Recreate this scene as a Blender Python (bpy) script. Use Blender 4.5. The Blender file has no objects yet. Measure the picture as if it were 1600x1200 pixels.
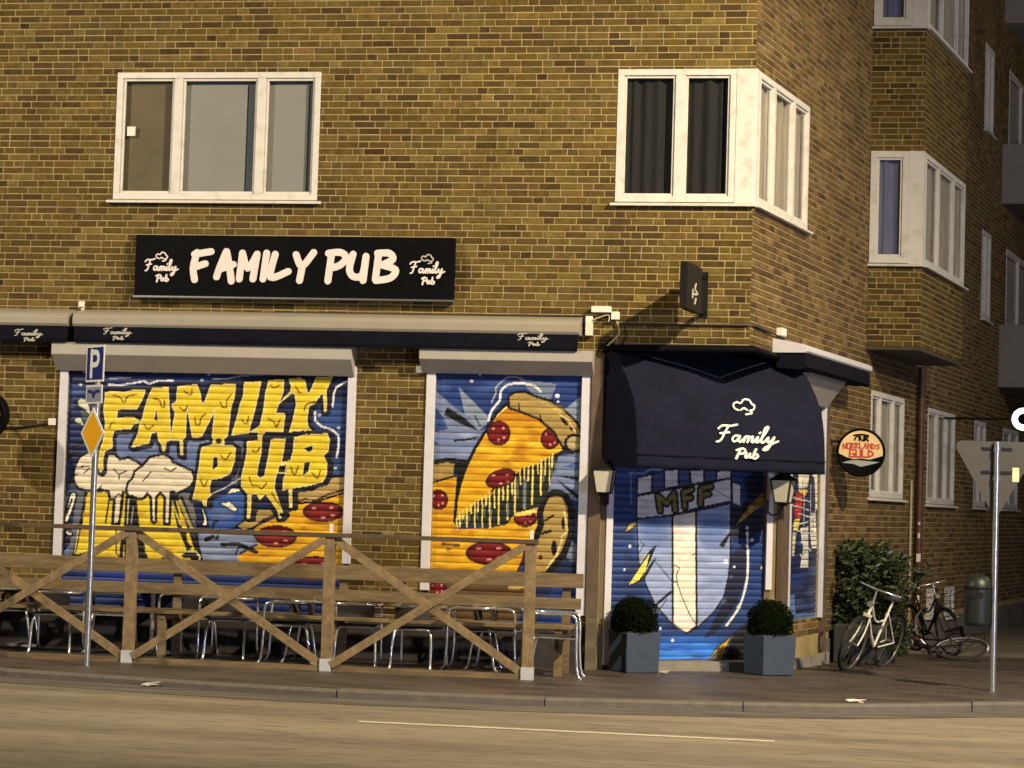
import bpy, bmesh, math, random
import numpy as np
from mathutils import Vector, Matrix
random.seed(7)
rng = np.random.default_rng(5)
scn = bpy.context.scene
COL = scn.collection
V = Vector
# ------------------------------------------------------------------ camera
FPX, YAW, PITCH, ROLL = 3450.0, math.radians(9.8), math.atan((790-600)/3450.0), 0.0305
CAM = V((0, -24.6, 1.8))
fh = V((-math.sin(YAW), math.cos(YAW), 0))
Rw = V((math.cos(YAW), math.sin(YAW), 0))
FW = (fh*math.cos(PITCH) + V((0, 0, 1))*math.sin(PITCH)).normalized()
Up = Rw.cross(FW).normalized()
CR = Rw*math.cos(ROLL) + Up*math.sin(ROLL)
CU = Up*math.cos(ROLL) - Rw*math.sin(ROLL)
cam_d = bpy.data.cameras.new('camera'); cam = bpy.data.objects.new('camera', cam_d); COL.objects.link(cam)
cam_d.sensor_width = 36; cam_d.lens = FPX/1600*36; cam_d.clip_end = 500
m = Matrix((CR, CU, -FW)).transposed().to_4x4(); m.translation = CAM
cam.matrix_world = m
scn.camera = cam
def ray(px, py):
    return FW + CR*((px-800)/FPX) + CU*((600-py)/FPX)
def proj(p):
    d = V(p)-CAM; z = d.dot(FW)
    return 800+FPX*d.dot(CR)/z, 600-FPX*d.dot(CU)/z
class Fr:
    """wall frame: o origin, d along, n outward"""
    def __init__(s, o, d, n):
        s.o, s.d, s.n = V(o), V(d).normalized(), V(n).normalized()
    def P(s, u, n, z): return s.o + s.d*u + s.n*n + V((0, 0, z))
    def hit(s, px, py, off=0):
        r = ray(px, py); p0 = s.o + s.n*off
        t = (p0-CAM).dot(s.n)/r.dot(s.n); h = CAM + r*t
        return (h-p0).dot(s.d), h.z
def G(px, py, z=0):
    r = ray(px, py); t = (z-CAM.z)/r.z
    return CAM + r*t
FAC = Fr((0, 0, 0), (1, 0, 0), (0, -1, 0))
XC = FAC.hit(1177, 300)[0]
ANG = math.radians(12.07)
SD = V((math.sin(ANG), math.cos(ANG), 0)); SN = V((math.cos(ANG), -math.sin(ANG), 0))
SID = Fr((XC, 0, 0), SD, SN)
XCH = FAC.hit(935, 900)[0]
SCH = SID.hit(1216, 800)[0]
pa = FAC.P(XCH, 0, 0); pb = SID.P(SCH, 0, 0)
cd = (pb-pa); CHL = cd.length; cd.normalize()
CHF = Fr(pa, cd, (cd.y, -cd.x, 0))
print('XC', XC, 'XCH', XCH, 'SCH', SCH, 'CHL', CHL, cd)

# ------------------------------------------------------------------ materials
MATS = {}
def nodes_of(m):
    nt = m.node_tree; b = nt.nodes['Principled BSDF']; return nt, b
def mat(name, col, rough=.6, metal=0, var=.12, scale=6, bump=0.0, bscale=40, attr=False, spec=.5, stretch=None, stain=None, coat=0):
    if name in MATS: return MATS[name]
    m = bpy.data.materials.new(name); m.use_nodes = True; nt, b = nodes_of(m)
    b.inputs['Roughness'].default_value = rough; b.inputs['Metallic'].default_value = metal
    b.inputs['Specular IOR Level'].default_value = spec
    if coat: b.inputs['Coat Weight'].default_value = coat
    tc = nt.nodes.new('ShaderNodeTexCoord'); mp = nt.nodes.new('ShaderNodeMapping')
    nt.links.new(tc.outputs['Object'], mp.inputs['Vector'])
    if stretch: mp.inputs['Scale'].default_value = stretch
    n = nt.nodes.new('ShaderNodeTexNoise'); n.inputs['Scale'].default_value = scale; n.inputs['Detail'].default_value = 6; n.inputs['Roughness'].default_value = .65
    nt.links.new(mp.outputs['Vector'], n.inputs['Vector'])
    mr = nt.nodes.new('ShaderNodeMapRange'); mr.inputs['From Min'].default_value = .25; mr.inputs['From Max'].default_value = .75
    mr.inputs['To Min'].default_value = 1-var; mr.inputs['To Max'].default_value = 1+var
    nt.links.new(n.outputs['Fac'], mr.inputs['Value'])
    mx = nt.nodes.new('ShaderNodeMix'); mx.data_type = 'RGBA'; mx.blend_type = 'MULTIPLY'; mx.inputs['Factor'].default_value = 1
    if attr:
        a = nt.nodes.new('ShaderNodeAttribute'); a.attribute_name = 'Col'; nt.links.new(a.outputs['Color'], mx.inputs['A'])
    else: mx.inputs['A'].default_value = (*col, 1)
    nt.links.new(mr.outputs['Result'], mx.inputs['B'])
    out = mx.outputs['Result']
    if stain:
        n2 = nt.nodes.new('ShaderNodeTexNoise'); n2.inputs['Scale'].default_value = stain[1]; n2.inputs['Detail'].default_value = 4
        nt.links.new(mp.outputs['Vector'], n2.inputs['Vector'])
        r2 = nt.nodes.new('ShaderNodeMapRange'); r2.inputs['From Min'].default_value = .52; r2.inputs['From Max'].default_value = .7
        r2.inputs['To Max'].default_value = stain[2]
        nt.links.new(n2.outputs['Fac'], r2.inputs['Value'])
        m2 = nt.nodes.new('ShaderNodeMix'); m2.data_type = 'RGBA'; m2.inputs['B'].default_value = (*stain[0], 1)
        nt.links.new(r2.outputs['Result'], m2.inputs['Factor']); nt.links.new(out, m2.inputs['A']); out = m2.outputs['Result']
    nt.links.new(out, b.inputs['Base Color'])
    if bump:
        n3 = nt.nodes.new('ShaderNodeTexNoise'); n3.inputs['Scale'].default_value = bscale; n3.inputs['Detail'].default_value = 5
        nt.links.new(mp.outputs['Vector'], n3.inputs['Vector'])
        bp = nt.nodes.new('ShaderNodeBump'); bp.inputs['Strength'].default_value = bump; bp.inputs['Distance'].default_value = .01
        nt.links.new(n3.outputs['Fac'], bp.inputs['Height']); nt.links.new(bp.outputs['Normal'], b.inputs['Normal'])
    MATS[name] = m; return m
def emis(name, col, s):
    m = bpy.data.materials.new(name); m.use_nodes = True; nt, b = nodes_of(m)
    b.inputs['Base Color'].default_value = (*col, 1)
    b.inputs['Emission Color'].default_value = (*col, 1); b.inputs['Emission Strength'].default_value = s
    return m
def glassmat(name='window_glass', tint=(.94, .94, .94), refl=.14):
    m = bpy.data.materials.new(name); m.use_nodes = True; nt = m.node_tree; nt.nodes.clear()
    o = nt.nodes.new('ShaderNodeOutputMaterial'); t = nt.nodes.new('ShaderNodeBsdfTransparent'); t.inputs['Color'].default_value = (*tint, 1)
    g = nt.nodes.new('ShaderNodeBsdfGlossy'); g.inputs['Roughness'].default_value = .03
    f = nt.nodes.new('ShaderNodeFresnel'); f.inputs['IOR'].default_value = 1.5
    tc = nt.nodes.new('ShaderNodeTexCoord'); n = nt.nodes.new('ShaderNodeTexNoise'); n.inputs['Scale'].default_value = 1.6
    bp = nt.nodes.new('ShaderNodeBump'); bp.inputs['Strength'].default_value = .12; bp.inputs['Distance'].default_value = .02
    nt.links.new(tc.outputs['Object'], n.inputs['Vector']); nt.links.new(n.outputs['Fac'], bp.inputs['Height']); nt.links.new(bp.outputs['Normal'], g.inputs['Normal'])
    a = nt.nodes.new('ShaderNodeMath'); a.operation = 'MINIMUM'; a.inputs[1].default_value = .22
    x = nt.nodes.new('ShaderNodeMixShader')
    nt.links.new(f.outputs[0], a.inputs[0]); nt.links.new(a.outputs[0], x.inputs[0]); nt.links.new(t.outputs[0], x.inputs[1]); nt.links.new(g.outputs[0], x.inputs[2])
    nt.links.new(x.outputs[0], o.inputs[0]); return m
M_brick = mat('brick', (1, 1, 1), .9, var=.42, scale=11, bump=.6, bscale=60, attr=True, spec=.25, stain=((.050, .032, .012), .9, .55))
M_mortar = mat('mortar', (.31, .238, .106), .95, var=.34, scale=2.2, bump=.4, bscale=90)
M_white = mat('white_frame_paint', (.62, .595, .555), .45, var=.06, scale=5, stain=((.40, .36, .29), 7, .5))
M_guide = mat('guide_rail_paint', (.62, .60, .66), .4, var=.06, scale=4, stain=((.5, .48, .45), 6, .4))
M_box = mat('shutter_box_paint', (.36, .335, .30), .5, var=.07, scale=3, stain=((.4, .37, .31), 4, .5))
M_cass = mat('cassette_metal', (.30, .27, .22), .45, var=.08, scale=3, stain=((.3, .26, .2), 5, .5))
M_navy = mat('navy_canvas', (.006, .006, .012), .95, spec=.1, var=.3, scale=5, bump=.4, bscale=120)
M_canopy = mat('canopy_canvas', (.0095, .0105, .024), .95, spec=.12, var=.25, scale=3, bump=.45, bscale=30)
M_black = mat('black_paint', (.003, .003, .004), .6, spec=.06, var=.3, scale=5)
M_blackm = mat('black_metal', (.010, .009, .008), .5, spec=.2, var=.3, scale=9)
M_letter = mat('letter_paint', (.70, .64, .62), .5, var=.05, scale=8)
M_script = mat('script_print', (.85, .82, .72), .6, var=.08, scale=20)
M_scriptdim = mat('script_print_worn', (.42, .40, .36), .7, var=.4, scale=30)
M_wood = mat('weathered_wood', (.16, .112, .055), .8, var=.5, scale=9, stretch=(.35, 1, 2.5), bump=.35, bscale=30, stain=((.08, .055, .03), 5, .6))
M_wood2 = mat('railing_wood', (.21, .145, .072), .75, var=.45, scale=11, bump=.3, bscale=30, stain=((.11, .075, .04), 6, .6))
M_wooddk = mat('dark_column_wood', (.10, .065, .04), .75, var=.3, scale=5, bump=.3)
M_galv = mat('galvanised_steel', (.55, .57, .6), .3, metal=.9, var=.15, scale=18)
M_zinc = mat('zinc_shoe', (.62, .64, .68), .4, metal=.3, var=.12, scale=18)
M_alu = mat('brushed_aluminium', (.85, .87, .92), .22, metal=.85, var=.08, scale=12)
M_weave = mat('dark_weave', (.035, .028, .024), .7, var=.4, scale=60)
M_tabletop = mat('dark_tabletop', (.03, .028, .027), .35, var=.3, scale=15)
M_plaster = mat('base_plaster', (.13, .105, .062), .9, var=.18, scale=4, bump=.4, bscale=25, stain=((.12, .1, .07), 3, .6))
M_plinth = mat('grey_plinth', (.13, .115, .10), .9, var=.2, scale=3, bump=.3, bscale=25, stain=((.05, .045, .04), 2, .6))
M_conc = mat('step_concrete', (.22, .2, .17), .9, var=.2, scale=6, bump=.4)
M_glass = glassmat()
M_room = mat('room_dark', (.05, .045, .04), .9, var=.2)
M_blind = mat('grey_blind', (.38, .385, .36), .85, var=.06, scale=2)
M_blind2 = mat('brown_blind', (.20, .165, .10), .85, var=.15, scale=2)
M_blind3 = mat('blue_grey_lining', (.20, .23, .26), .85, var=.15, scale=2)
M_rim = mat('rim_steel', (.22, .22, .22), .35, metal=.8)
M_curt = mat('dark_curtain', (.025, .026, .026), .9, var=.3, scale=3, stretch=(8, 8, .4))
M_curtl = mat('pale_curtain', (.55, .50, .40), .9, var=.25, scale=3, stretch=(8, 8, .4))
M_curtv = mat('violet_curtain', (.19, .205, .33), .9, var=.3, scale=3, stretch=(6, 6, .6))
M_pipe = mat('downpipe_metal', (.09, .035, .02), .45, var=.35, scale=5)
M_balc = mat('balcony_render', (.22, .2, .17), .85, var=.1, scale=2)
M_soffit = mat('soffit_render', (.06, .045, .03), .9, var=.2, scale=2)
M_planter = mat('planter_fibre', (.035, .052, .088), .75, var=.18, scale=6, stain=((.02, .03, .05), 6, .6))
M_planterd = mat('dark_planter', (.03, .03, .03), .7)
M_leafd = mat('boxwood_leaf', (.006, .009, .003), 1, spec=.0, var=.6, scale=25)
M_leaf = mat('laurel_leaf', (.03, .045, .014), .5, var=.6, scale=14)
M_bark = mat('bark', (.06, .045, .03), .9)
M_paper = mat('white_plastic', (.72, .68, .6), .5, var=.08)
M_cable = mat('dark_cable', (.03, .022, .015), .7)
M_cablew = mat('pale_cable', (.45, .38, .25), .7)
M_rubber = mat('rubber', (.02, .02, .02), .7)
M_bikew = mat('bike_white_paint', (.75, .73, .62), .3, var=.06)
M_bin = mat('bin_green', (.009, .014, .012), .45, var=.25, scale=6)
M_asph = mat('asphalt', (.225, .19, .14), .62, var=.25, scale=1.3, bump=.6, bscale=60, stretch=(.22, 1, 1), stain=((.09, .077, .06), 16, .75))
M_pave = mat('pavement_slabs', (.092, .074, .064), .5, var=.7, scale=1.6, stretch=(.5, 1, 1), bump=.4, bscale=30, stain=((.028, .021, .019), 1.4, .8))
M_kerb = mat('kerb_granite', (.115, .097, .082), .75, var=.25, scale=9, bump=.4, bscale=60)
M_mark = mat('road_marking', (.5, .46, .36), .7, var=.3, scale=20)
M_signback = mat('sign_back_grey', (.045, .042, .033), .55, var=.12, scale=5)
M_blue = mat('sign_blue', (.01, .02, .16), .35)
M_signw = mat('sign_white', (.75, .75, .75), .35, var=.04)
M_yel = mat('sign_yellow', (.85, .42, .01), .35, var=.05)
M_mural = mat('painted_slats', (1, 1, 1), .5, var=.3, scale=4, stretch=(1, 1, 3), attr=True, bump=.15, bscale=50, spec=.4)
M_lglass = mat('lantern_frosted_glass', (.5, .47, .38), .4, var=.05)

# ------------------------------------------------------------------ mesh building
OFF = {}
class MB:
    def __init__(s): s.v = []; s.f = []; s.c = []; s.mi = []; s.cur = (1, 1, 1); s.m = 0; s.smooth = []; s.sm = False
    def add(s, vs, fs):
        b = len(s.v); s.v.extend([tuple(p) for p in vs])
        for f in fs: s.f.append(tuple(b+i for i in f)); s.c.append(s.cur); s.mi.append(s.m); s.smooth.append(s.sm)
        return s
    def quad(s, a, b, c, d): return s.add([a, b, c, d], [(0, 1, 2, 3)])
    def hexa(s, p):   # p[0..3] bottom loop, p[4..7] top loop
        return s.add(p, [(3, 2, 1, 0), (4, 5, 6, 7), (0, 1, 5, 4), (1, 2, 6, 5), (2, 3, 7, 6), (3, 0, 4, 7)])
    def fbox(s, F, u0, u1, n0, n1, z0, z1):
        return s.hexa([F.P(u0, n0, z0), F.P(u1, n0, z0), F.P(u1, n1, z0), F.P(u0, n1, z0), F.P(u0, n0, z1), F.P(u1, n0, z1), F.P(u1, n1, z1), F.P(u0, n1, z1)])
    def box(s, c, sz, rz=0):
        c = V(c); a = V((math.cos(rz), math.sin(rz), 0)); b = V((-math.sin(rz), math.cos(rz), 0)); u = V((0, 0, 1))
        x, y, z = sz[0]/2, sz[1]/2, sz[2]/2
        return s.hexa([c+a*i*x+b*j*y+u*k*z for k in (-1, 1) for i, j in ((-1, -1), (1, -1), (1, 1), (-1, 1))])
    def beam(s, p, q, w, h, up=V((0, 0, 1))):
        p, q = V(p), V(q); d = (q-p).normalized(); a = d.cross(up)
        if a.length < 1e-4: a = d.cross(V((0, 1, 0)))
        a.normalize(); b = a.cross(d)
        return s.hexa([e+a*i*w/2+b*j*h/2 for e in (p, q) for i, j in ((-1, -1), (1, -1), (1, 1), (-1, 1))])
    def tube(s, pts, r, n=8, closed=False, caps=True):
        pts = [V(p) for p in pts]; N = len(pts); vs = []; prev = None
        rr = r if isinstance(r, (list, tuple)) else [r]*N
        for i, p in enumerate(pts):
            if closed: t = pts[(i+1) % N]-pts[i-1]
            else: t = pts[min(i+1, N-1)]-pts[max(i-1, 0)]
            t.normalize()
            if prev is None:
                a = t.cross(V((0, 0, 1)))
                if a.length < .05: a = t.cross(V((1, 0, 0)))
            else:
                a = prev - t*prev.dot(t)
                if a.length < 1e-5: a = t.cross(V((0, 0, 1)))
            a.normalize(); prev = a; b = t.cross(a)
            for k in range(n):
                an = 2*math.pi*k/n; vs.append(p+(a*math.cos(an)+b*math.sin(an))*rr[i])
        fs = []
        for i in range(N if closed else N-1):
            for k in range(n):
                j = (i+1) % N; fs.append((i*n+k, i*n+(k+1) % n, j*n+(k+1) % n, j*n+k))
        old = s.sm; s.sm = True; s.add(vs, fs); s.sm = old
        if caps and not closed:
            s.add(vs[:n][::-1], [tuple(range(n))]); s.add(vs[-n:], [tuple(range(n))])
        return s
    def prism(s, poly, fn, n0, n1):
        """poly 2D list; fn(a,b,n)->point; solid between n0 and n1"""
        k = len(poly); A = [fn(a, b, n0) for a, b in poly]; B = [fn(a, b, n1) for a, b in poly]
        return s.add(A+B, [tuple(range(k))[::-1], tuple(range(k, 2*k))] + [(i, (i+1) % k, k+(i+1) % k, k+i) for i in range(k)])
    def lathe(s, c, prof, n=20, M=None):
        c = V(c); vs = []
        for r, z in prof:
            for k in range(n):
                a = 2*math.pi*k/n; p = V((r*math.cos(a), r*math.sin(a), z)); vs.append(c+(M @ p if M else p))
        fs = [(i*n+k, i*n+(k+1) % n, (i+1)*n+(k+1) % n, (i+1)*n+k) for i in range(len(prof)-1) for k in range(n)]
        old = s.sm; s.sm = True; s.add(vs, fs); s.sm = old
        return s
    def build(s, name, mats, parent=None, color=False, bevel=0):
        o = OFF.get(parent.name, V((0, 0, 0))) if parent else V((0, 0, 0))
        me = bpy.data.meshes.new(name)
        me.from_pydata([(x-o.x, y-o.y, z-o.z) for x, y, z in s.v], [], s.f)
        if not isinstance(mats, (list, tuple)): mats = [mats]
        for q in mats: me.materials.append(q)
        me.polygons.foreach_set('material_index', s.mi); me.polygons.foreach_set('use_smooth', s.smooth)
        if color:
            ca = me.color_attributes.new('Col', 'FLOAT_COLOR', 'CORNER')
            cc = np.repeat(np.array([(*c, 1) for c in s.c], dtype=np.float32), [len(f) for f in s.f], axis=0)
            ca.data.foreach_set('color', cc.ravel())
        me.update()
        ob = bpy.data.objects.new(name, me); COL.objects.link(ob)
        if parent: ob.parent = parent; OFF[ob.name] = o
        if bevel:
            b = ob.modifiers.new('bevel', 'BEVEL'); b.width = bevel; b.segments = 2; b.limit_method = 'ANGLE'
        return ob
def tag(o, label=None, cat=None, group=None, kind=None):
    if label: o['label'] = label
    if cat: o['category'] = cat
    if group: o['group'] = group
    if kind: o['kind'] = kind
    return o
def thing(name, label, cat, loc=(0, 0, 0), group=None, local=False, rz=0):
    o = bpy.data.objects.new(name, None); COL.objects.link(o); o.location = loc; o.rotation_euler = (0, 0, rz)
    o.empty_display_size = .1
    OFF[o.name] = V((0, 0, 0)) if local else V(loc)
    return tag(o, label, cat, group)
def smooth_pts(pts, k=6):
    pts = [V(p) for p in pts]; out = []
    for i in range(len(pts)-1):
        p0 = pts[max(i-1, 0)]; p1 = pts[i]; p2 = pts[i+1]; p3 = pts[min(i+2, len(pts)-1)]
        for j in range(k):
            t = j/k
            out.append(.5*((2*p1)+(p2-p0)*t+(2*p0-5*p1+4*p2-p3)*t*t+(3*p1-p0-3*p2+p3)*t**3))
    out.append(pts[-1]); return out
def strokes(mb, sts, fn, w, base=0, thick=.01, k=4, seg=6, sm=True):
    """draw stroke list as rounded raised segments; fn(a,b,n)->world. each piece sits a hair higher than the last"""
    i = 0
    for st in sts:
        ww = w
        if isinstance(st, tuple) and isinstance(st[0], list): st, ww = st
        pts = smooth_pts([(x, y, 0) for x, y in st], k) if (len(st) > 2 and sm) else [V((x, y, 0)) for x, y in st]
        for a, b in zip(pts[:-1], pts[1:]):
            d = b-a
            if d.length < 1e-6: continue
            d.normalize(); an = math.atan2(d.y, d.x); poly = []
            for q in range(seg+1):
                t = an-math.pi/2+math.pi*q/seg; poly.append((b.x+math.cos(t)*ww/2, b.y+math.sin(t)*ww/2))
            for q in range(seg+1):
                t = an+math.pi/2+math.pi*q/seg; poly.append((a.x+math.cos(t)*ww/2, a.y+math.sin(t)*ww/2))
            mb.prism(poly, fn, base, base+thick+i*.00012); i += 1
SCRIPT = [[(2, 30), (8, 36), (20, 36), (30, 39)], [(17, 36), (13, 22), (9, 8), (3, 5)], [(6, 21), (20, 24)],
 [(37, 18), (30, 18), (27, 12), (30, 7), (35, 11), (38, 18), (37, 9), (40, 7), (43, 11)],
 [(43, 11), (47, 18), (45, 7), (47, 15), (52, 18), (51, 7), (53, 15), (58, 18), (57, 9), (60, 8), (62, 12)],
 [(62, 12), (66, 18), (64, 9), (67, 8), (70, 12)], [(67, 25), (68, 26.5)],
 [(70, 12), (77, 28), (79, 37), (75, 36), (73, 26), (72, 10), (75, 8), (78, 11)],
 [(78, 11), (82, 18), (81, 11), (84, 9), (88, 13), (91, 19), (88, 7), (84, -4), (78, -6), (80, -1), (90, 7), (98, 12)],
 [(42, -6), (38, -25)], [(36, -9), (45, -5), (50, -10), (46, -15), (40, -15)],
 [(52, -13), (51, -20), (54, -22), (58, -14), (58, -21), (61, -21)], [(66, -5), (63, -20), (67, -23), (71, -18), (67, -14), (64, -17)]]
HAT = [[(33, 48), (27, 51), (25, 57), (30, 61), (36, 59), (41, 65), (49, 64), (53, 58), (57, 55), (56, 49), (50, 47)], [(36, 48), (41, 51), (46, 48)], [(50, 47), (53, 43), (44, 41)]]
def script_on(mb, F, u, z, size, n0, w=3.2, hat=False, dz=0, sy=1.0, thick=.004):
    k = size/100
    fn = lambda a, b, n: F.P(u+(a-50)*k, n, z+(b-10)*k*sy+(a-50)*k*dz)
    strokes(mb, SCRIPT+(HAT if hat else []), fn, w, n0, thick, k=3, seg=4)
# ------------------------------------------------------------------ brick walls
H = .0785; LS = .25; LH = .125; MO = .013
BR = [(.128, .086, .019), (.142, .100, .025), (.105, .068, .018), (.155, .114, .034), (.082, .051, .017), (.118, .079, .017), (.132, .094, .029)]
def bricks(mb, F, u0, u1, z0, z1, ops, tone=1.0, tint=(1, 1, 1)):
    rows = int((z1-z0)/H)+1
    for r in range(rows):
        a = z0+r*H; b = min(a+H-MO, z1)
        if b-a < .015: continue
        # solid intervals of this row
        subs = [(a, b)]
        iv = [(u0, u1, a, b)]
        for (x0, x1, y0, y1) in ops:
            nv = []
            for (p, q, c, d) in iv:
                if y1 <= c or y0 >= d or x1 <= p or x0 >= q: nv.append((p, q, c, d)); continue
                if p < x0: nv.append((p, x0, c, d))
                if x1 < q: nv.append((x1, q, c, d))
                if c < y0 and y0-c > .02: nv.append((max(p, x0), min(q, x1), c, y0))
                if y1 < d and d-y1 > .02: nv.append((max(p, x0), min(q, x1), y1, d))
            iv = nv
        # bond: monk bond with shifts
        u = u0-random.choice([0, .0625, .125, .19, .25])-(.0 if r % 2 else .06); k = r % 3
        while u < u1:
            L = LH if (k % 3 == 0 or random.random() < .08) else LS
            k += 1; e = u+L-MO
            t = tone*random.uniform(.78, 1.15)
            if random.random() < .08: t *= .6
            elif random.random() < .06: t *= 1.3
            c = random.choice(BR); red = random.random() < .03
            mb.cur = (c[0]*t*.88*tint[0], c[1]*t*(.69 if red else .83)*tint[1], c[2]*t*.74*tint[2])
            jit = random.uniform(-.0015, .0015); pr = .005+random.uniform(0, .003)
            for (p, q, cc, dd) in iv:
                s_, t_ = max(u, p), min(e, q)
                if t_-s_ < .02: continue
                A = cc+jit if cc == a else cc; i = .0035
                P = F.P; ja, jb, jc, jd = (random.uniform(-.003, .003) for _ in range(4))
                mb.add([P(s_, 0, A), P(t_, 0, A), P(t_, 0, dd), P(s_, 0, dd), P(s_+i+ja, pr, A+i+jb), P(t_-i+jc, pr, A+i+jd), P(t_-i-jb, pr, dd-i+ja), P(s_+i-jd, pr, dd-i+jc)],
                       [(4, 5, 6, 7), (0, 1, 5, 4), (1, 2, 6, 5), (2, 3, 7, 6), (3, 0, 4, 7)])
            u += L
def slab(mb, F, u0, u1, z0, z1, ops, th=.32, out=0):
    us = sorted({u0, u1} | {min(max(x, u0), u1) for o in ops for x in o[:2]}); zs = sorted({z0, z1} | {min(max(x, z0), z1) for o in ops for x in o[2:]})
    for a, b in zip(us[:-1], us[1:]):
        run = None
        for c, d in zip(zs[:-1], zs[1:]):
            mid = ((a+b)/2, (c+d)/2); hole = any(o[0] < mid[0] < o[1] and o[2] < mid[1] < o[3] for o in ops)
            if hole:
                if run: mb.fbox(F, a, b, -th, out, *run); run = None
            else: run = (run[0], d) if run else (c, d)
        if run: mb.fbox(F, a, b, -th, out, *run)

ZT = 11.5
bld = thing('brick_building', 'tall yellow-brown brick corner building with ground floor pub', 'building', (XC, 0, 0))
# openings on facade
def fz(px, py, off=0): return FAC.hit(px, py, off)
w1 = (fz(181, 200)[0], fz(499.5, 200)[0], fz(338, 312)[1], fz(340, 113)[1])
w2u = fz(964, 200)[0]; w2z = (fz(1070, 316)[1], fz(1070, 108)[1])
ZOV = fz(1070, 538)[1]      # bottom of the overhanging corner
s_w2 = SID.hit(1262.5, 260)[0]
sh1 = (fz(103, 700)[0], fz(541, 700)[0]); sh2 = (fz(678, 700)[0], fz(907, 700)[0])
ZSH = fz(400, 577)[1]; ZSB = fz(500, 1004)[1]
print('ZSB', ZSB, 'ZSH', ZSH, 'w1', w1, 'w2z', w2z, 's_w2', s_w2, 'ZOV', ZOV)
U0 = -14.5
opsF = [w1, (w2u, XC+1, *w2z), (sh1[0], sh1[1], ZSB, ZSH), (sh2[0], sh2[1], ZSB, ZSH), (XCH, XC+1, -1, ZOV)]
# side wall features
def sz(px, py, off=0): return SID.hit(px, py, off)
s1 = sz(1356, 420)[0]
BFo = SID.P(s1, 0, 0); BF = Fr(BFo, (1, 0, 0), (0, -1, 0)); bw = BF.hit(1439.5, 420)[0]
BS = Fr(BF.P(bw, 0, 0), SD, SN); bl = BS.hit(1506.5, 360)[0]
zb0 = BF.hit(1400, 541)[1]
bz1 = (BF.hit(1400, 411)[1], BF.hit(1404, 236)[1]); zu = BF.hit(1412, 40)[1]; bz2 = (zu, zu+(bz1[1]-bz1[0]))
print('s1', s1, 'bw', bw, 'bl', bl, 'zb0', zb0, 'bz', bz1, bz2, 'proj far soffit', proj(SID.P(s1+bl, 0, zb0)))
ss = (sz(1231, 800)[0], sz(1281, 800)[0])
g1 = (sz(1359, 700)[0], sz(1411, 700)[0], sz(1385, 778)[1], sz(1385, 616)[1])
g2 = (sz(1448, 700)[0], sz(1491, 700)[0], sz(1470, 788)[1], sz(1470, 642)[1])
g3 = (sz(1521, 720)[0], sz(1539, 720)[0], g2[2], g2[3])
g4 = (sz(1566, 720)[0], sz(1590, 720)[0], g2[2], g2[3])
b1 = (sz(1447, 940)[0], sz(1458, 940)[0], sz(1452, 962)[1], sz(1452, 920)[1])
b2 = (sz(1475, 940)[0], sz(1490, 940)[0], sz(1482, 962)[1], sz(1482, 918)[1])
n1 = (sz(1533, 430)[0], sz(1547, 430)[0], sz(1540, 500)[1], sz(1540, 362)[1])
n2 = (n1[0], n1[1], sz(1545, 208)[1], sz(1545, 72)[1])
bc1 = (sz(1571, 450)[0], sz(1610, 450)[0], sz(1585, 520)[1], sz(1585, 398)[1])
bc2 = (bc1[0], bc1[1], sz(1585, 238)[1], sz(1585, 118)[1])
ZSS = sz(1255, 622)[1]; ZSSb = sz(1255, 968)[1]
print('g1', g1, 'g2', g2, 'b1', b1, 'n1', n1, 'bc1', bc1, 'ss', ss, ZSS, ZSSb)
opsS = [(-1, s_w2, *w2z), (-1, SCH, -1, ZOV), (ss[0], ss[1], ZSSb, ZSS), g1, g2, g3, g4, b1, b2, n1, n2, bc1, bc2]
S_END = 27
ZG = -.5
mb = MB()
slab(mb, FAC, U0, XC, ZG, ZT, opsF); slab(mb, SID, 0.0, S_END, ZG, ZT, opsS, th=.3, out=-.001)
mb.prism([(U0, 0), (XC, 0), (XC+SD.x*S_END, SD.y*S_END), (U0, SD.y*S_END)], lambda a, b, n: V((a, b+.05, n)), ZT, ZT+.15)  # roof deck
mb.fbox(FAC, U0, U0+.3, -SD.y*S_END, -.33, ZG, ZT)
mb.build('wall', M_mortar, bld)
mb = MB(); bricks(mb, FAC, U0+3.0, XC, .45, 9.3, opsF); mb.build('brickwork', M_brick, bld, color=True)
ob_plate = None
mb = MB(); bricks(mb, SID, 0.004, 22, .33, ZT-.2, opsS+[(s1+.02, s1+bl-.02, zb0+.02, ZT)], tone=1.0, tint=(1.2, 1.16, 1.9))  # same brick; tint paints the side street's paler, greyer light into its colour
tag(mb.build('brickwork', M_brick, bld, color=True), 'side street brickwork tinted paler for the greyer light there')
# overhang soffit, chamfer wall
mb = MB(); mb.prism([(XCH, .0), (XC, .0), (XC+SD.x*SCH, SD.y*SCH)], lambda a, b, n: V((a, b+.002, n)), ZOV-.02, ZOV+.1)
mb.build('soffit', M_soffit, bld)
# bay
mb = MB()
opb = [(-.1, bw+.1, *bz1), (-.1, bw+.1, *bz2)]
slab(mb, BF, 0, bw, zb0, ZT, opb, th=.12, out=0); slab(mb, BS, 0.001, bl, zb0, ZT, [(-.1, bl+.1, *bz1), (-.1, bl+.1, *bz2)], th=.12, out=-.001)
mb.build('bay_wall', M_mortar, bld)
mb = MB(); bricks(mb, BF, 0, bw, zb0, ZT-.2, opb, .95); bricks(mb, BS, .003, bl, zb0, ZT-.2, [(-.1, bl+.1, *bz1), (-.1, bl+.1, *bz2)], .95)
mb.build('bay_brickwork', M_brick, bld, color=True)
mb = MB()
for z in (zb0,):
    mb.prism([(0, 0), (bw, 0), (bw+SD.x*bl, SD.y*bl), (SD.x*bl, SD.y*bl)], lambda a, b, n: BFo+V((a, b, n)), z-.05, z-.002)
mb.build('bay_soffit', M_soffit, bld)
mb = MB()
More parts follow.
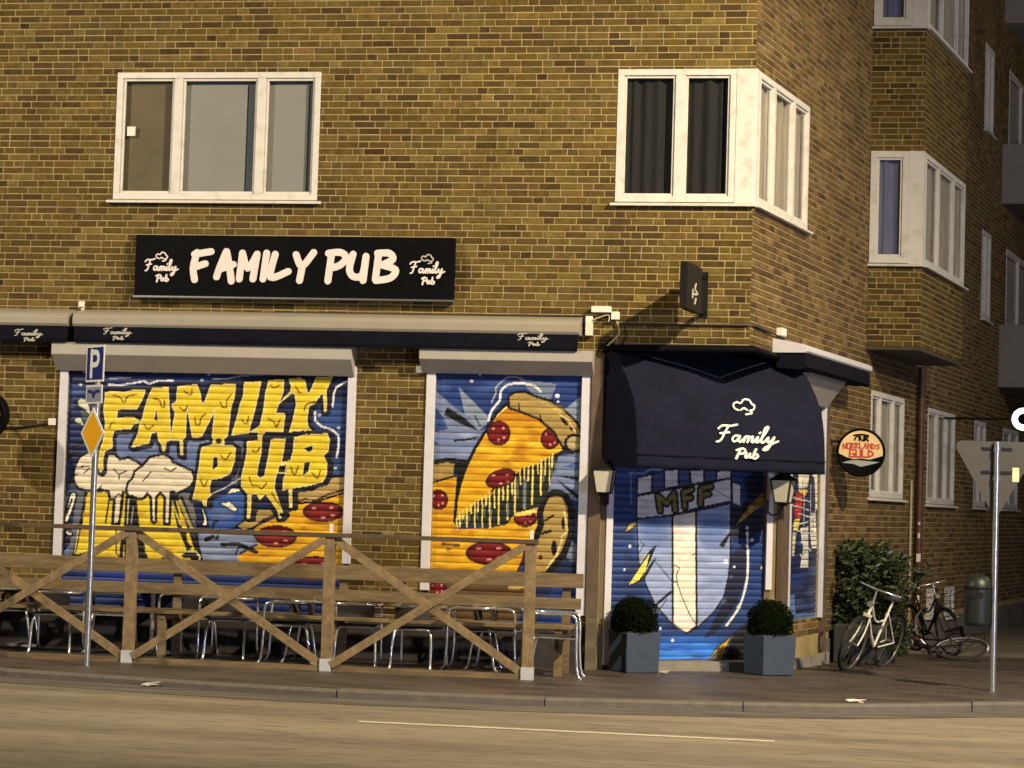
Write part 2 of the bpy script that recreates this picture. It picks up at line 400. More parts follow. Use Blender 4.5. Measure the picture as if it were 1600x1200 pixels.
for F_, L in ((BF, bw), (BS, bl)):
    mb.fbox(F_, .13 if F_ is BS else 0.0, L, -.6 if F_ is BS else -.5, -.55 if F_ is BS else -.45, zb0, ZT)
mb.fbox(BS, 0.2, bl-.13, -.5, -.12, bz1[1]+.02, bz1[1]+.08)
mb.build('bay_room', M_room, bld)

# ------------------------------------------------------------------ windows
def window(F, u0, u1, z0, z1, cuts, parent, cover, mul=.12, name='window', label=None, sill=True, ends=(1, 1), fr=.07, sash=.03, depth=.05, sillext=(.06, .05), curt=None, rd=.55):
    """frame with mullions at fractions cuts; cover: list of materials (one per light) hung behind the glass"""
    out = .012
    mb = MB()
    e0 = fr if ends[0] else 0; e1 = fr if ends[1] else 0
    mb.fbox(F, u0, u1, -depth, out, z0, z0+fr); mb.fbox(F, u0, u1, -depth, out, z1-fr, z1)
    if e0: mb.fbox(F, u0, u0+e0, -depth, out, z0+fr, z1-fr)
    if e1: mb.fbox(F, u1-e1, u1, -depth, out, z0+fr, z1-fr)
    edges = [u0+e0]
    for c in cuts:
        x = u0+(u1-u0)*c; mb.fbox(F, x-mul/2, x+mul/2, -depth, out-.002, z0+fr, z1-fr); edges += [x-mul/2, x+mul/2]
    edges.append(u1-e1)
    li = [(edges[i], edges[i+1]) for i in range(0, len(edges), 2)]
    for a, b in li:
        s = sash; c, d = z0+fr, z1-fr; i = -.012
        mb.fbox(F, a, b, -depth, i, c, c+s); mb.fbox(F, a, b, -depth, i, d-s, d)
        mb.fbox(F, a, a+s, -depth, i-.001, c+s, d-s); mb.fbox(F, b-s, b, -depth, i-.001, c+s, d-s)
    w = mb.build(name, M_white, parent, bevel=.004)
    if label: w['label'] = label
    g = MB()
    for a, b in li: g.fbox(F, a+sash, b-sash, -.04, -.034, z0+fr+sash, z1-fr-sash)
    g.build('pane', M_glass, w)
    if sill:
        s = MB(); P = F.P; a, b = u0-sillext[0], u1+sillext[1]
        s.hexa([P(a, -.02, z0-.045), P(b, -.02, z0-.045), P(b, .075, z0-.05), P(a, .075, z0-.05), P(a, -.02, z0-.003), P(b, -.02, z0-.003), P(b, .075, z0-.024), P(a, .075, z0-.024)])
        s.build('sill', M_white, w, bevel=.003)
    for k, ((a, b), cm) in enumerate(zip(li, cover)):
        if cm is None: continue
        cb = MB(); cb.sm = True; N = 40; pts = []
        flat = cm in (M_blind, M_blind2)
        bb = b-(.0 if not flat else (b-a)*.16*(k > 0))
        for i in range(N+1):
            t = i/N; x = a+(bb-a)*t
            y = -.085+(0 if flat else .016*math.sin(t*(b-a)*52+k+1.7*math.sin(t*5+k))+.014*math.sin(t*(b-a)*23+2*k))+ .0
            pts.append((x, y))
        vs = [F.P(x, y, z) for z in (z0+.04, z1-(.13 if flat and k > 0 else .03)) for x, y in pts]
        cb.add(vs, [(i, i+1, N+2+i, N+1+i) for i in range(N)])
        cb.build('blind' if flat else 'curtain', cm, w)
        if flat and k > 0: lb = MB(); lb.quad(F.P(a, -.10, z0+.02), F.P(b, -.10, z0+.02), F.P(b, -.10, z1-.02), F.P(a, -.10, z1-.02)); lb.build('lining', M_blind3, w)
    rb = MB(); A = [(u0+.0, -depth-.27), (u1, -depth-.27), (u1, -rd-.3), (u0, -rd-.3)]
    P = F.P
    if rd > 0:
        rb.quad(P(u0, -rd, z0), P(u1, -rd, z0), P(u1, -rd, z1), P(u0, -rd, z1))
        rb.quad(P(u0, -rd, z0), P(u0, -.33, z0), P(u1, -.33, z0), P(u1, -rd, z0)); rb.quad(P(u0, -rd, z1), P(u0, -.33, z1), P(u1, -.33, z1), P(u1, -rd, z1))
        rb.build('room', M_room, w)
    return w
window(FAC, *w1, cuts=[(278-181)/318.5, (408-181)/318.5], parent=bld, cover=[M_blind2, M_blind, M_blind], label='three-light white window above the shop sign', mul=.10)
mb = MB(); u_, z_ = FAC.hit(205, 205, -.03); mb.fbox(FAC, u_-.05, u_+.05, -.036, -.030, z_-.055, z_+.055); tag(mb.build('notice', M_paper, bld), 'small white notice stuck inside the left window')
# corner window: front, post and side
cwp = XC-fz(1150, 200)[0]
cw = window(FAC, w2u, XC-cwp, *w2z, cuts=[.53], parent=bld, cover=[M_curt, M_curt], mul=.11, label='white corner window wrapping round the corner of the facade', sillext=(.05, cwp+.03))
mb = MB(); mb.prism([(XC-cwp+.001, .05), (XC-cwp+.001, -.018), (XC+.004, -.018), (XC+.02, -.006), (XC+.04, .14), (XC-.1, .16)], lambda a, b, n: V((a, b, n)), w2z[0]-.01, w2z[1])
mb.build('corner_post', M_white, cw)
window(SID, .13, s_w2, *w2z, cuts=[.30, .69], parent=bld, cover=[M_curtl, M_curtl, M_curtl], mul=.10, sillext=(.10, .05), name='window', label='side half of the white corner window')
# bay windows
for (a, b), mid in ((bz1, 1), (bz2, 0)):
    pw = .3
    w = window(BF, 0.01, bw-pw*.62, a, b, cuts=[], parent=bld, cover=[M_curtv], label='narrow front light of the %s bay window' % ('lower' if mid else 'upper'), sillext=(.02, pw*.62+.03), rd=0, fr=.09)
    q = MB(); q.prism([(bw-pw*.62+.001, -.014), (bw+.016, -.014), (bw+.04, .13), (bw-.06, .13), (bw-pw*.62+.001, .05)], lambda x, y, n: BFo+V((x, y, n)), a-.01, b)
    q.build('corner_post', M_white, w)
    window(BS, .14, bl, a, b, cuts=[.33, .70], parent=bld, cover=[M_curtl]*3, label='three-light side of the %s bay window' % ('lower' if mid else 'upper'), rd=0, sillext=(.1, .05), mul=.09)
for g in (g1, g2):
    window(SID, *g, cuts=[.28, .68] if g is g1 else [.35, .7], parent=bld, cover=[M_curtl]*3, mul=.09, rd=.5, label='ground floor side window %s the downpipe' % ('before' if g is g1 else 'beyond'), sillext=(.1, .1))
for g, t in ((g3, 'ground floor'), (g4, 'farthest ground floor'), (n1, 'first floor'), (n2, 'second floor'), (bc1, 'first floor balcony'), (bc2, 'second floor balcony')):
    window(SID, *g, cuts=[.5], parent=bld, cover=[M_curtl]*2, mul=.08, rd=.5, label='narrow %s window far along the side street' % t, sillext=(.05, .05))
for g in (b1, b2):
    window(SID, *g, cuts=[.5], parent=bld, cover=[None]*2, mul=.05, fr=.05, sash=.02, rd=.5, label='small basement window low in the side wall', sillext=(.08, .08), name='basement_window')
# plinth along side wall, plaster bases by the door
mb = MB(); zpl = sz(1500, 966)[1]; s_a = sz(1290, 1000)[0]
mb.fbox(SID, s_a, b1[0], .001, .03, ZG, b1[2]-.06)
mb.fbox(SID, b1[0], b2[1]+.1, .001, .03, ZG, b1[2]-.06); mb.fbox(SID, b2[1]+.1, S_END, .001, .03, ZG, b1[2]-.06)
tag(mb.build('plinth', M_plinth, bld), 'grey rendered plinth along the side wall')
mb = MB(); mb.fbox(FAC, U0, sh2[1]+.11, .001, .02, ZG, .46)
mb.build('plinth', mat('dark_base', (.035, .03, .028), .9, var=.3), bld)
mb = MB(); zc = fz(930, 965)[1]
mb.fbox(FAC, sh2[1]+.13, XCH+.001, .001, .10, ZG, zc); mb.build('column_base', M_plaster, bld)
mb = MB(); mb.fbox(FAC, sh2[1]+.115, XCH+.002, .001, .06, zc+.002, ZSH+.2); mb.build('column', M_wooddk, bld)
mb = MB(); mb.fbox(SID, SCH-.02, ss[0]-.10, .001, .05, ZG+.2, ZSS+.3)
mb.fbox(SID, ss[1]+.06, ss[1]+.25, .001, .05, ZG+.2, ZSS); mb.build('column', M_wooddk, bld)
mb = MB(); mb.fbox(SID, SCH, ss[1]+.26, .052, .10, ZG, sz(1250, 1025)[1]); mb.build('column_base', M_conc, bld)
# chamfered entrance wall
du0 = CHF.hit(958, 900)[0]; du1 = CHF.hit(1200, 850)[0]; dz0 = CHF.hit(1100, 1032)[1]; dz1 = ZOV-.5
mb = MB(); slab(mb, CHF, 0, CHL, ZG, ZOV-.02, [(du0, du1, dz0, dz1)], th=.25, out=-.06)
mb.build('entrance_wall', M_plaster, bld)
mb = MB(); mb.fbox(CHF, du0-.02, du1+.02, -.06, .18, ZG, dz0-.003); mb.build('door_step', M_conc, bld, bevel=.01)
# downpipe
zg = -.2
mb = MB(); sp = sz(1437, 750, .08)[0]
mb.tube([SID.P(sp, .08, zb0-.05), SID.P(sp, .08, -.15)], .055, 12)
for z in (.9, 2.2, 3.3): mb.tube([SID.P(sp, .08, z-.02), SID.P(sp, .08, z+.02)], .066, 12)
pipe = mb.build('downpipe', M_pipe, bld)
mb = MB()
for i, (za, zz, w_) in enumerate(((1.15, 1.27, .035), (.98, 1.06, .028), (1.5, 1.58, .02), (1.7, 1.74, .02), (.75, .79, .03), (.55, .65, .03))):
    mb = MB(); mb.fbox(Fr(SID.P(sp, .08, 0), (1, 0, 0), (0, -1, 0)), -w_+.008, w_, .04, .062, za, zz); mb.build('sticker', M_paper, pipe)
mb = MB(); sq = sz(1424, 750, .03)[0]
mb.tube([SID.P(sq, .03, 2.35), SID.P(sq, .03, -.1)], .02, 8); mb.build('thin_pipe', M_cablew, bld)
# balconies
for (pt_, pb_) in ((507, 605), (225, 318), (-60, 36)):
    sb = 0
    # front plane parallel to the facade at s where the wall is px 1557
    sB = sz(1560, 560)[0]
    BB = Fr(SID.P(sB, 0, 0), (1, 0, 0), (0, -1, 0))
    z1_ = BB.hit(1580, pt_)[1]; z0_ = BB.hit(1580, pb_)[1]
    mb = MB(); n_ = lambda a, b, n: SID.P(sB, 0, 0)+V((0, 0, n))+V((1, 0, 0))*a+SD*b
    mb.prism([(0, 0), (1.5, 0), (1.5, .07), (0, .07)], n_, z0_, z1_); mb.prism([(1.43, .071), (1.5, .071), (1.5, 3.2), (1.43, 3.2)], n_, z0_, z1_)
    mb.prism([(0, .071), (1.429, .071), (1.429, 3.2), (0, 3.2)], n_, z0_, z0_+.14)
    mb.build('balcony', M_balc, bld)

# ------------------------------------------------------------------ roller shutters with murals
class Paint:
    def __init__(s, X, Y, base):
        s.X, s.Y = X, Y; s.C = np.empty(X.shape+(3,), np.float32); s.C[:] = base; s.ox = s.oy = 0; s.k = 1; s.m = None
    def at(s, ox, oy, k): s.ox, s.oy, s.k = ox, oy, k; return s
    def T(s, pts): return [(s.ox+x/s.k, s.oy+y/s.k) for x, y in pts]
    def _box(s, x0, x1, y0, y1):
        return (s.X >= x0) & (s.X <= x1) & (s.Y >= y0) & (s.Y <= y1)
    def poly(s, pts, col, ol=0, oc=(.006, .006, .008), raw=False):
        P = pts if raw else s.T(pts); a = np.array(P); idx = np.where(s._box(a[:, 0].min(), a[:, 0].max(), a[:, 1].min(), a[:, 1].max()))
        x, y = s.X[idx], s.Y[idx]; ins = np.zeros(x.shape, bool)
        for (x1, y1), (x2, y2) in zip(P, P[1:]+P[:1]):
            if y1 == y2: continue
            c = ((y1 > y) != (y2 > y)) & (x < (x2-x1)*(y-y1)/(y2-y1)+x1); ins ^= c
        s.C[idx[0][ins], idx[1][ins]] = col
        s.last = np.zeros(s.X.shape, bool); s.last[idx[0][ins], idx[1][ins]] = True
        if ol: s.line(pts+[pts[0]], ol, oc, raw=raw)
    def line(s, pts, w, col, raw=False, curve=False):
        P = pts if raw else s.T(pts); r = w/(1 if raw else s.k)/2
        if curve: P = [(p.x, p.y) for p in smooth_pts([(a, b, 0) for a, b in P], 5)]
        for (x1, y1), (x2, y2) in zip(P[:-1], P[1:]):
            idx = np.where(s._box(min(x1, x2)-r, max(x1, x2)+r, min(y1, y2)-r, max(y1, y2)+r))
            x, y = s.X[idx], s.Y[idx]; dx, dy = x2-x1, y2-y1; L = dx*dx+dy*dy+1e-9
            t = np.clip(((x-x1)*dx+(y-y1)*dy)/L, 0, 1); d = np.hypot(x-x1-t*dx, y-y1-t*dy); k = d < r
            s.C[idx[0][k], idx[1][k]] = col
    def ell(s, cx, cy, rx, ry, col, rot=0, ol=0, oc=(.03, .004, .004), soft=0):
        cx, cy = s.ox+cx/s.k, s.oy+cy/s.k; rx /= s.k; ry /= s.k; R = max(rx, ry)
        idx = np.where(s._box(cx-R, cx+R, cy-R, cy+R)); x, y = s.X[idx]-cx, s.Y[idx]-cy
        c, n = math.cos(rot), math.sin(rot); q = ((x*c+y*n)/rx)**2+((-x*n+y*c)/ry)**2
        if soft:
            w = np.clip((1-q), 0, 1)[:, None]*soft
            if s.m is not None: w = w*s.m[idx][:, None]
            s.C[idx] = s.C[idx]*(1-w)+np.array(col)*w; return
        if ol:
            k = q < 1; s.C[idx[0][k], idx[1][k]] = oc; f = (1-ol/(s.k*min(rx, ry)))**2; k = q < f
        else: k = q < 1
        s.C[idx[0][k], idx[1][k]] = col
    def soft(s, cx, cy, rx, ry, col, a=.8): s.ell(cx, cy, rx, ry, col, soft=a)
    def closed(s, *a, **k): s.poly(*a, **k)
def shutter(F, u0, u1, z0, z1, off, painter, base, dx=.0072, pitch=.0775, parent=bld, label=None):
    nx = int((u1-u0)/dx)+1; us = np.linspace(u0, u1, nx)
    prof = [(0, -.008), (.06, -.008), (.12, 0.0), (.28, .004), (.45, .0055), (.62, .005), (.8, .003), (.92, 0), (.96, -.006)]
    zs, ns = [], []; z = z1
    while z > z0:
        for t, n in prof:
            if z-t*pitch > z0: zs.append(z-t*pitch); ns.append(n)
        z -= pitch
    zs = np.array(zs); ns = np.array(ns)
    U, Z = np.meshgrid(us, zs); N = np.repeat(ns[:, None], nx, 1)+off
    o = np.array(F.o); d = np.array(F.d); n = np.array(F.n)
    P = o+U[..., None]*d+N[..., None]*n; P[..., 2] += Z
    # paint is laid out in the wall's own coordinates through the four corners of the shutter
    W = P-np.array(CAM); den = W @ np.array(FW); X = 800+FPX*(W @ np.array(CR))/den; Y = 600-FPX*(W @ np.array(CU))/den
    pt = Paint(X, Y, base); painter(pt)
    oo = OFF[parent.name]; P = P-np.array(oo)
    ny = len(zs); idx = np.arange(nx*ny).reshape(ny, nx)
    q = np.stack([idx[:-1, :-1], idx[:-1, 1:], idx[1:, 1:], idx[1:, :-1]], -1).reshape(-1, 4)[:, ::-1]
    me = bpy.data.meshes.new('roller_shutter'); me.from_pydata(P.reshape(-1, 3).tolist(), [], q.tolist())
    me.materials.append(M_mural); ca = me.color_attributes.new('Col', 'FLOAT_COLOR', 'POINT')
    C = np.concatenate([pt.C.reshape(-1, 3), np.ones((nx*ny, 1), np.float32)], 1).astype(np.float32); ca.data.foreach_set('color', C.ravel())
    ob = bpy.data.objects.new('roller_shutter', me); COL.objects.link(ob); ob.parent = parent; OFF[ob.name] = oo
    if label: ob['label'] = label
    return ob
NAVY = (.008, .016, .085); BLK = (.006, .006, .009); MID = (.02, .05, .2); LB = (.12, .165, .34); LB2 = (.17, .215, .37)
YEL = (.70, .53, .028); CRM = (.72, .62, .30); FOAM = (.70, .62, .48); RED = (.13, .006, .008); TAN = (.36, .25, .075); ORG = (.50, .20, .010); PIZ = (.66, .36, .012)
def pep(p, cx, cy, rx, ry, rot=0):
    p.ell(cx, cy, rx, ry, RED, rot=rot, ol=16, oc=(.05, .005, .006))
    p.soft(cx-rx*.1, cy+ry*.1, rx*.6, ry*.5, (.20, .010, .012), .7)
    for a, b in ((-.45, -.35), (.4, -.4), (.0, .55), (.45, .35)):
        p.ell(cx+a*rx, cy+b*ry, rx*.12, ry*.10, (.62, .25, .22))
def cheese(p, x0, x1, y0, y1, n, seed):
    r = random.Random(seed); p.m = p.last
    for _ in range(n):
        p.soft(r.uniform(x0, x1), r.uniform(y0, y1), r.uniform(40, 150), r.uniform(14, 45), r.choice([ORG, (.72, .50, .04), (.66, .40, .02), (.36, .13, .008)]), .6)
    p.m = None
def mural1(p):
    r = random.Random(3); A = lambda: p.at(90, 570, 6.6667); B = lambda: p.at(310, 570, 6.6667)
    A()
    p.soft(1500, 90, 900, 120, (.015, .04, .2), .8)
    for _ in range(26): p.soft(r.uniform(60, 480), r.uniform(150, 2100), r.uniform(60, 160), r.uniform(25, 90), r.choice([(.02, .05, .18), (.06, .11, .22), BLK]), .8)
    p.poly([(240, 480), (450, 400), (420, 520), (350, 700), (350, 900), (290, 820), (280, 680)], (.07, .085, .10))
    p.poly([(60, 2080), (60, 1950), (130, 1870), (240, 2080)], LB)
    p.poly([(590, 720), (800, 715), (760, 860), (950, 880), (1060, 760), (1150, 800), (1420, 780), (1620, 780), (1500, 1250), (1400, 1150), (1200, 960), (1000, 950), (880, 1060), (640, 990), (600, 850)], LB)
    for _ in range(14): p.soft(r.uniform(620, 1500), r.uniform(740, 1100), 90, 40, r.choice([(.10, .15, .36), (.25, .3, .5), (.16, .14, .33)]), .7)
    p.poly([(200, 1330), (1400, 1330), (1480, 2100), (100, 2100)], (.12, .13, .17))
    B()
    p.soft(1400, 560, 260, 260, (.03, .07, .25), .9); p.soft(1440, 1080, 180, 160, (.04, .07, .2), .8); p.soft(1350, 300, 200, 120, BLK, .6)
    p.poly([(370, 790), (500, 800), (480, 1100), (400, 1250), (330, 1240), (380, 1100)], (.10, .12, .2))
    # blue centre and lower field
    p.poly([(80, 1440), (460, 1290), (520, 1350), (520, 1580), (360, 1700), (150, 1720), (60, 1600)], (.03, .085, .32))
    p.soft(240, 1560, 160, 70, LB, .9); p.soft(330, 1400, 150, 60, (.04, .1, .36), .8)
    p.poly([(0, 1720), (520, 1720), (620, 1850), (420, 1960), (520, 2100), (20, 2100)], LB2)
    for yy in (1760, 1840, 1930, 2010): p.soft(r.uniform(100, 400), yy, 230, 24, (.34, .4, .62), .7)
    p.poly([(20, 2040), (520, 2080), (520, 2600), (-1500, 2600), (-1500, 2040)], (.012, .025, .12))
    p.soft(-800, 2200, 500, 80, (.02, .04, .25), .8)
    # pizza at lower right
    p.poly([(580, 1700), (800, 1600), (1000, 1470), (1200, 1420), (1560, 1310), (1560, 2140), (470, 2140), (400, 2000), (620, 1880)], PIZ)
    cheese(p, 500, 1500, 1550, 2120, 60, 9)
    p.poly([(980, 1330), (1200, 1300), (1370, 1170), (1560, 1150), (1560, 1320), (1250, 1420), (1000, 1450)], (.42, .30, .11), 22)
    p.line([(1010, 1440), (1100, 1400), (1230, 1410), (1350, 1350), (1560, 1290)], 22, (.05, .02, .01))
    p.poly([(390, 1680), (480, 1620), (560, 1590), (620, 1500), (760, 1510), (800, 1570), (680, 1620), (570, 1700), (470, 1730)], TAN, 20)
    p.line([(580, 1700), (680, 1610), (800, 1570)], 20, (.03, .015, .01))
    pep(p, 1300, 1530, 215, 108); pep(p, 810, 1790, 218, 118); pep(p, 1210, 2120, 240, 125)
    p.line([(250, 1870), (420, 1870), (600, 1950)], 46, BLK); p.line([(80, 1820), (150, 1790)], 46, BLK); p.line([(190, 1810), (200, 1790)], 36, BLK)
    p.line([(385, 1980), (420, 1900)], 14, BLK); p.line([(150, 2060), (350, 2085)], 30, BLK)
    p.line([(150, 1720), (160, 1640), (200, 1630)], 26, BLK)
    # splash drops
    p.poly([(280, 1352), (350, 1285), (440, 1290), (436, 1318)], (.8, .8, .66), 10); p.poly([(210, 1435), (330, 1428), (410, 1500), (385, 1535), (300, 1490)], (.8, .8, .66), 14)
    A()
    p.poly([(200, 380), (240, 342), (300, 365), (340, 450), (342, 535), (280, 465), (215, 425)], (.62, .64, .5), 14)
    p.poly([(160, 575), (200, 548), (245, 550), (290, 640), (200, 610)], (.62, .64, .5), 14)
    p.line([(170, 850), (290, 790)], 34, BLK); p.line([(110, 960), (190, 900)], 50, BLK); p.line([(260, 500), (330, 640)], 30, (.07, .085, .10))
    # mugs
    p.poly([(300, 1310), (730, 1310), (705, 2110), (140, 2110), (235, 1700)], YEL, 34); cheese(p, 260, 690, 1350, 2080, 18, 4)
    p.poly([(800, 1350), (1230, 1330), (1390, 1760), (1500, 2110), (950, 2110), (840, 1690)], YEL, 34)
    cheese(p, 860, 1330, 1400, 2080, 18, 5)
    p.poly([(705, 1360), (800, 1365), (850, 1700), (940, 2090), (860, 2090), (800, 1800), (720, 1880), (690, 1700)], BLK)
    p.line([(740, 1400), (725, 1660)], 14, (.45, .42, .3)); p.line([(790, 1480), (765, 1660)], 12, (.3, .3, .24))
    p.line([(180, 1960), (215, 1720)], 12, (.6, .55, .25)); p.line([(160, 2000), (330, 1950), (420, 2060)], 26, BLK)
    p.line([(610, 1720), (610, 1960), (690, 2050)], 16, BLK); p.line([(680, 1800), (660, 2000)], 40, BLK)
    p.line([(1190, 1320), (1270, 1690), (1420, 2050)], 46, BLK); p.line([(1290, 1380), (1430, 1750), (1500, 2040)], 34, BLK)
    p.line([(1275, 1420), (1395, 1700)], 34, (.36, .32, .12)); p.line([(1185, 1420), (1280, 1660)], 22, (.5, .45, .15)); p.line([(1370, 1400), (1420, 1600)], 50, (.16, .15, .14))
    p.line([(1330, 1750), (1335, 1860), (1390, 1900)], 24, BLK)
    p.line([(1320, 1975), (1430, 1975), (1450, 2040), (1380, 2090)], 66, BLK); p.line([(1250, 2000), (1330, 1945), (1440, 1945), (1485, 2000), (1465, 2090)], 16, (.7, .62, .3))
    p.line([(1010, 2080), (1100, 2020), (1150, 2070)], 30, BLK)
    # foam
    foam = [(165, 1160), (175, 1070), (225, 960), (330, 900), (430, 955), (520, 925), (600, 935), (650, 985), (740, 965), (830, 1010), (880, 1050), (960, 960), (1100, 928), (1180, 970), (1200, 1010), (1310, 1060), (1400, 1100), (1432, 1190), (1390, 1270), (1290, 1320), (1250, 1340), (1240, 1400), (1215, 1330),
            (1180, 1330), (1165, 1660), (1110, 1660), (1115, 1380), (1070, 1335), (1028, 1380), (1025, 1630), (1000, 1650), (978, 1620), (970, 1380), (935, 1340), (900, 1390), (850, 1405), (780, 1370), (740, 1370), (710, 1330), (680, 1330), (672, 1450), (640, 1660), (570, 1660), (590, 1400), (545, 1400), (530, 1320), (430, 1300), (400, 1320), (300, 1315), (220, 1290), (170, 1230)]
    p.poly(foam, FOAM, 30)
    p.line([(880, 1050), (800, 1110), (780, 1180), (730, 1230), (715, 1300), (735, 1370)], 26, BLK)
    for l in ([(270, 1130), (330, 1080)], [(580, 1085), (640, 1140), (720, 1105)], [(640, 1140), (640, 1190)], [(890, 1210), (970, 1120)], [(1110, 1075), (1180, 1110), (1240, 1070)], [(170, 1070), (330, 1055)], [(165, 1150), (210, 1140)], [(640, 1660), (660, 1400)], [(430, 1300), (460, 1255)]): p.line(l, 14, BLK)
    p.line([(580, 1650), (600, 1380), (640, 1340), (670, 1380), (640, 1650)], 16, BLK)
    p.line([(500, 1650), (540, 1380)], 18, BLK)
    p.poly([(130, 1335), (180, 1325), (200, 1360), (175, 1460), (110, 1640), (60, 1650), (100, 1470)], (.8, .78, .7), 22); p.line([(150, 1400), (100, 1540)], 20, BLK)
    p.poly([(50, 1715), (155, 1745), (150, 1785), (110, 1785)], (.8, .78, .7), 20)
    B(); p.poly([(15, 1480), (50, 1485), (95, 1600), (95, 1675), (0, 1690), (50, 1640), (45, 1560)], (.8, .78, .7), 24)
    # letters: dark halo first
    F_ = [(500, 290), (560, 280), (700, 288), (800, 264), (915, 262), (880, 360), (820, 462), (690, 455), (625, 470), (612, 560), (700, 552), (790, 550), (840, 580), (860, 600), (790, 620), (755, 668), (640, 672), (585, 685), (565, 760), (570, 860), (490, 900), (472, 980), (470, 1090), (448, 1115), (428, 1070), (440, 900), (480, 780), (500, 600), (480, 470)]
    A_ = [(985, 250), (1150, 235), (1160, 400), (1175, 690), (1185, 775), (1130, 800), (1115, 895), (1095, 895), (1088, 840), (1052, 780), (1042, 695), (975, 710), (950, 815), (775, 855), (840, 720), (860, 600), (880, 570), (930, 380)]
    M_ = [(1250, 228), (1450, 210), (1480, 280), (1500, 400), (1530, 400), (1597, 212), (1852, 205), (1842, 330), (1800, 470), (1790, 580), (1765, 745), (1728, 770), (1735, 830), (1610, 840), (1628, 780), (1610, 745), (1625, 600), (1640, 470), (1500, 745), (1405, 755), (1380, 600), (1350, 450), (1335, 600), (1330, 750), (1300, 782), (1303, 940), (1285, 940), (1275, 782), (1170, 778), (1170, 690), (1190, 700), (1225, 500), (1190, 415), (1240, 380)]
    off = lambda l: [(x+1466.7, y) for x, y in l]
    I_ = off([(480, 187), (650, 177), (620, 330), (590, 450), (550, 600), (520, 715), (350, 725), (400, 560), (440, 400), (470, 320)])
    L_ = off([(735, 167), (890, 155), (880, 290), (830, 420), (800, 510), (900, 515), (880, 690), (700, 690), (660, 740), (655, 800), (620, 800), (625, 700), (540, 700), (640, 640), (680, 480), (700, 300)])
    Y_ = off([(945, 150), (1060, 140), (1110, 170), (1130, 290), (1160, 290), (1230, 135), (1395, 125), (1330, 270), (1335, 470), (1315, 485), (1302, 310), (1270, 310), (1210, 400), (1150, 430), (1130, 560), (1140, 650), (1180, 690), (1080, 680), (950, 695), (990, 560), (1020, 420), (1010, 320), (980, 290), (840, 400), (960, 280), (970, 220)])
    P_ = off([(40, 860), (160, 835), (340, 840), (382, 870), (375, 1000), (330, 1130), (230, 1180), (130, 1195), (112, 1290), (125, 1360), (85, 1400), (82, 1470), (60, 1465), (40, 1410), (-60, 1400), (-30, 1290), (10, 1050), (25, 920)])
    U_ = off([(510, 800), (660, 790), (650, 920), (620, 1060), (605, 1150), (640, 1185), (690, 1160), (730, 960), (760, 780), (905, 770), (880, 930), (860, 1050), (830, 1100), (800, 1180), (790, 1290), (840, 1440), (885, 1560), (845, 1600), (830, 1520), (760, 1420), (700, 1340), (640, 1400), (610, 1345), (548, 1345), (545, 1500), (530, 1600), (510, 1590), (518, 1345), (450, 1270), (450, 1160), (480, 1050), (510, 900)])
    B_ = off([(1000, 760), (1120, 730), (1340, 720), (1365, 780), (1350, 900), (1300, 950), (1340, 1030), (1330, 1150), (1290, 1220), (1150, 1255), (972, 1285), (972, 1480), (952, 1480), (945, 1290), (880, 1300), (890, 1180), (930, 1100), (860, 1020), (960, 1000), (990, 900)])
    A(); L = [F_, A_, M_, I_, L_, Y_, P_, U_, B_]
    for l in L: p.line(l+[l[0]], 84, BLK)
    for l in L[:6]: p.line([(x+18, y+26) for x, y in l+[l[0]]], 56, (.010, .010, .018))
    for l in L[6:]: p.line([(x+40, y+10) for x, y in l+[l[0]]], 60, (.010, .010, .018))
    for l in L: p.poly(l, YEL, 11, CRM)
    for h in ([(1035, 450), (998, 580), (1045, 585)],): p.poly(h, BLK, 6, CRM)
    B()
    for h in ([(155, 960), (200, 955), (208, 1060), (140, 1100)], [(1090, 870), (1190, 832), (1192, 900), (1140, 912)], [(1100, 1020), (1165, 1008), (1150, 1110), (1082, 1168)], [(840, 1045), (915, 1040), (905, 1125), (828, 1130)]): p.poly(h, BLK, 8, CRM)
    for c in ((210, 795, 32, 28), (385, 430, 38, 45), (1150, 703, 35, 25), (955, 1512, 28, 20), (870, 1560, 26, 22), (570, 745, 45, 34)): p.ell(*c, BLK)
    dk = (.13, .07, .008)
    for l in ([(230, 390), (250, 440), (290, 440), (300, 360), (340, 310)], [(450, 570), (480, 610), (510, 600), (520, 540)], [(750, 210), (790, 240), (850, 210)], [(720, 560), (790, 600), (810, 650), (850, 570)], [(1010, 220), (1050, 290), (1070, 290)], [(1100, 480), (1130, 410), (1220, 390)], [(230, 940), (280, 990), (340, 910)], [(560, 890), (600, 910), (640, 860)], [(960, 1060), (1000, 1150), (1040, 1060)], [(1180, 1120), (1240, 1180), (1270, 1100)], [(530, 1170), (560, 1250), (620, 1260), (660, 1290), (710, 1230)], [(20, 1200), (60, 1270), (90, 1210)], [(760, 1330), (850, 1470)]): p.line(l, 15, dk, curve=True)
    A()
    for l in ([(580, 315), (650, 340), (680, 390)], [(700, 395), (730, 330), (820, 310)], [(1000, 350), (1060, 370), (1080, 430), (1110, 440), (1110, 370)], [(900, 620), (940, 670), (1000, 630)], [(1320, 280), (1390, 310), (1400, 250)], [(1430, 550), (1440, 620), (1480, 620), (1490, 560), (1540, 510)], [(1270, 440), (1320, 480), (1350, 430)], [(540, 660), (560, 610), (600, 600)]): p.line(l, 15, dk, curve=True)
    # soft bands inside the yellow
    W = (.72, .72, .75)
    p.line([(530, 205), (650, 212), (800, 190), (900, 170), (950, 200), (1050, 165), (1200, 165)], 18, W); p.line([(540, 140), (760, 135)], 14, (.3, .33, .5))
    B(); p.line([(150, 150), (300, 145), (400, 122), (560, 105), (780, 95)], 14, (.45, .48, .6)); p.line([(1545, 172), (1440, 230), (1410, 300), (1400, 430)], 20, W)
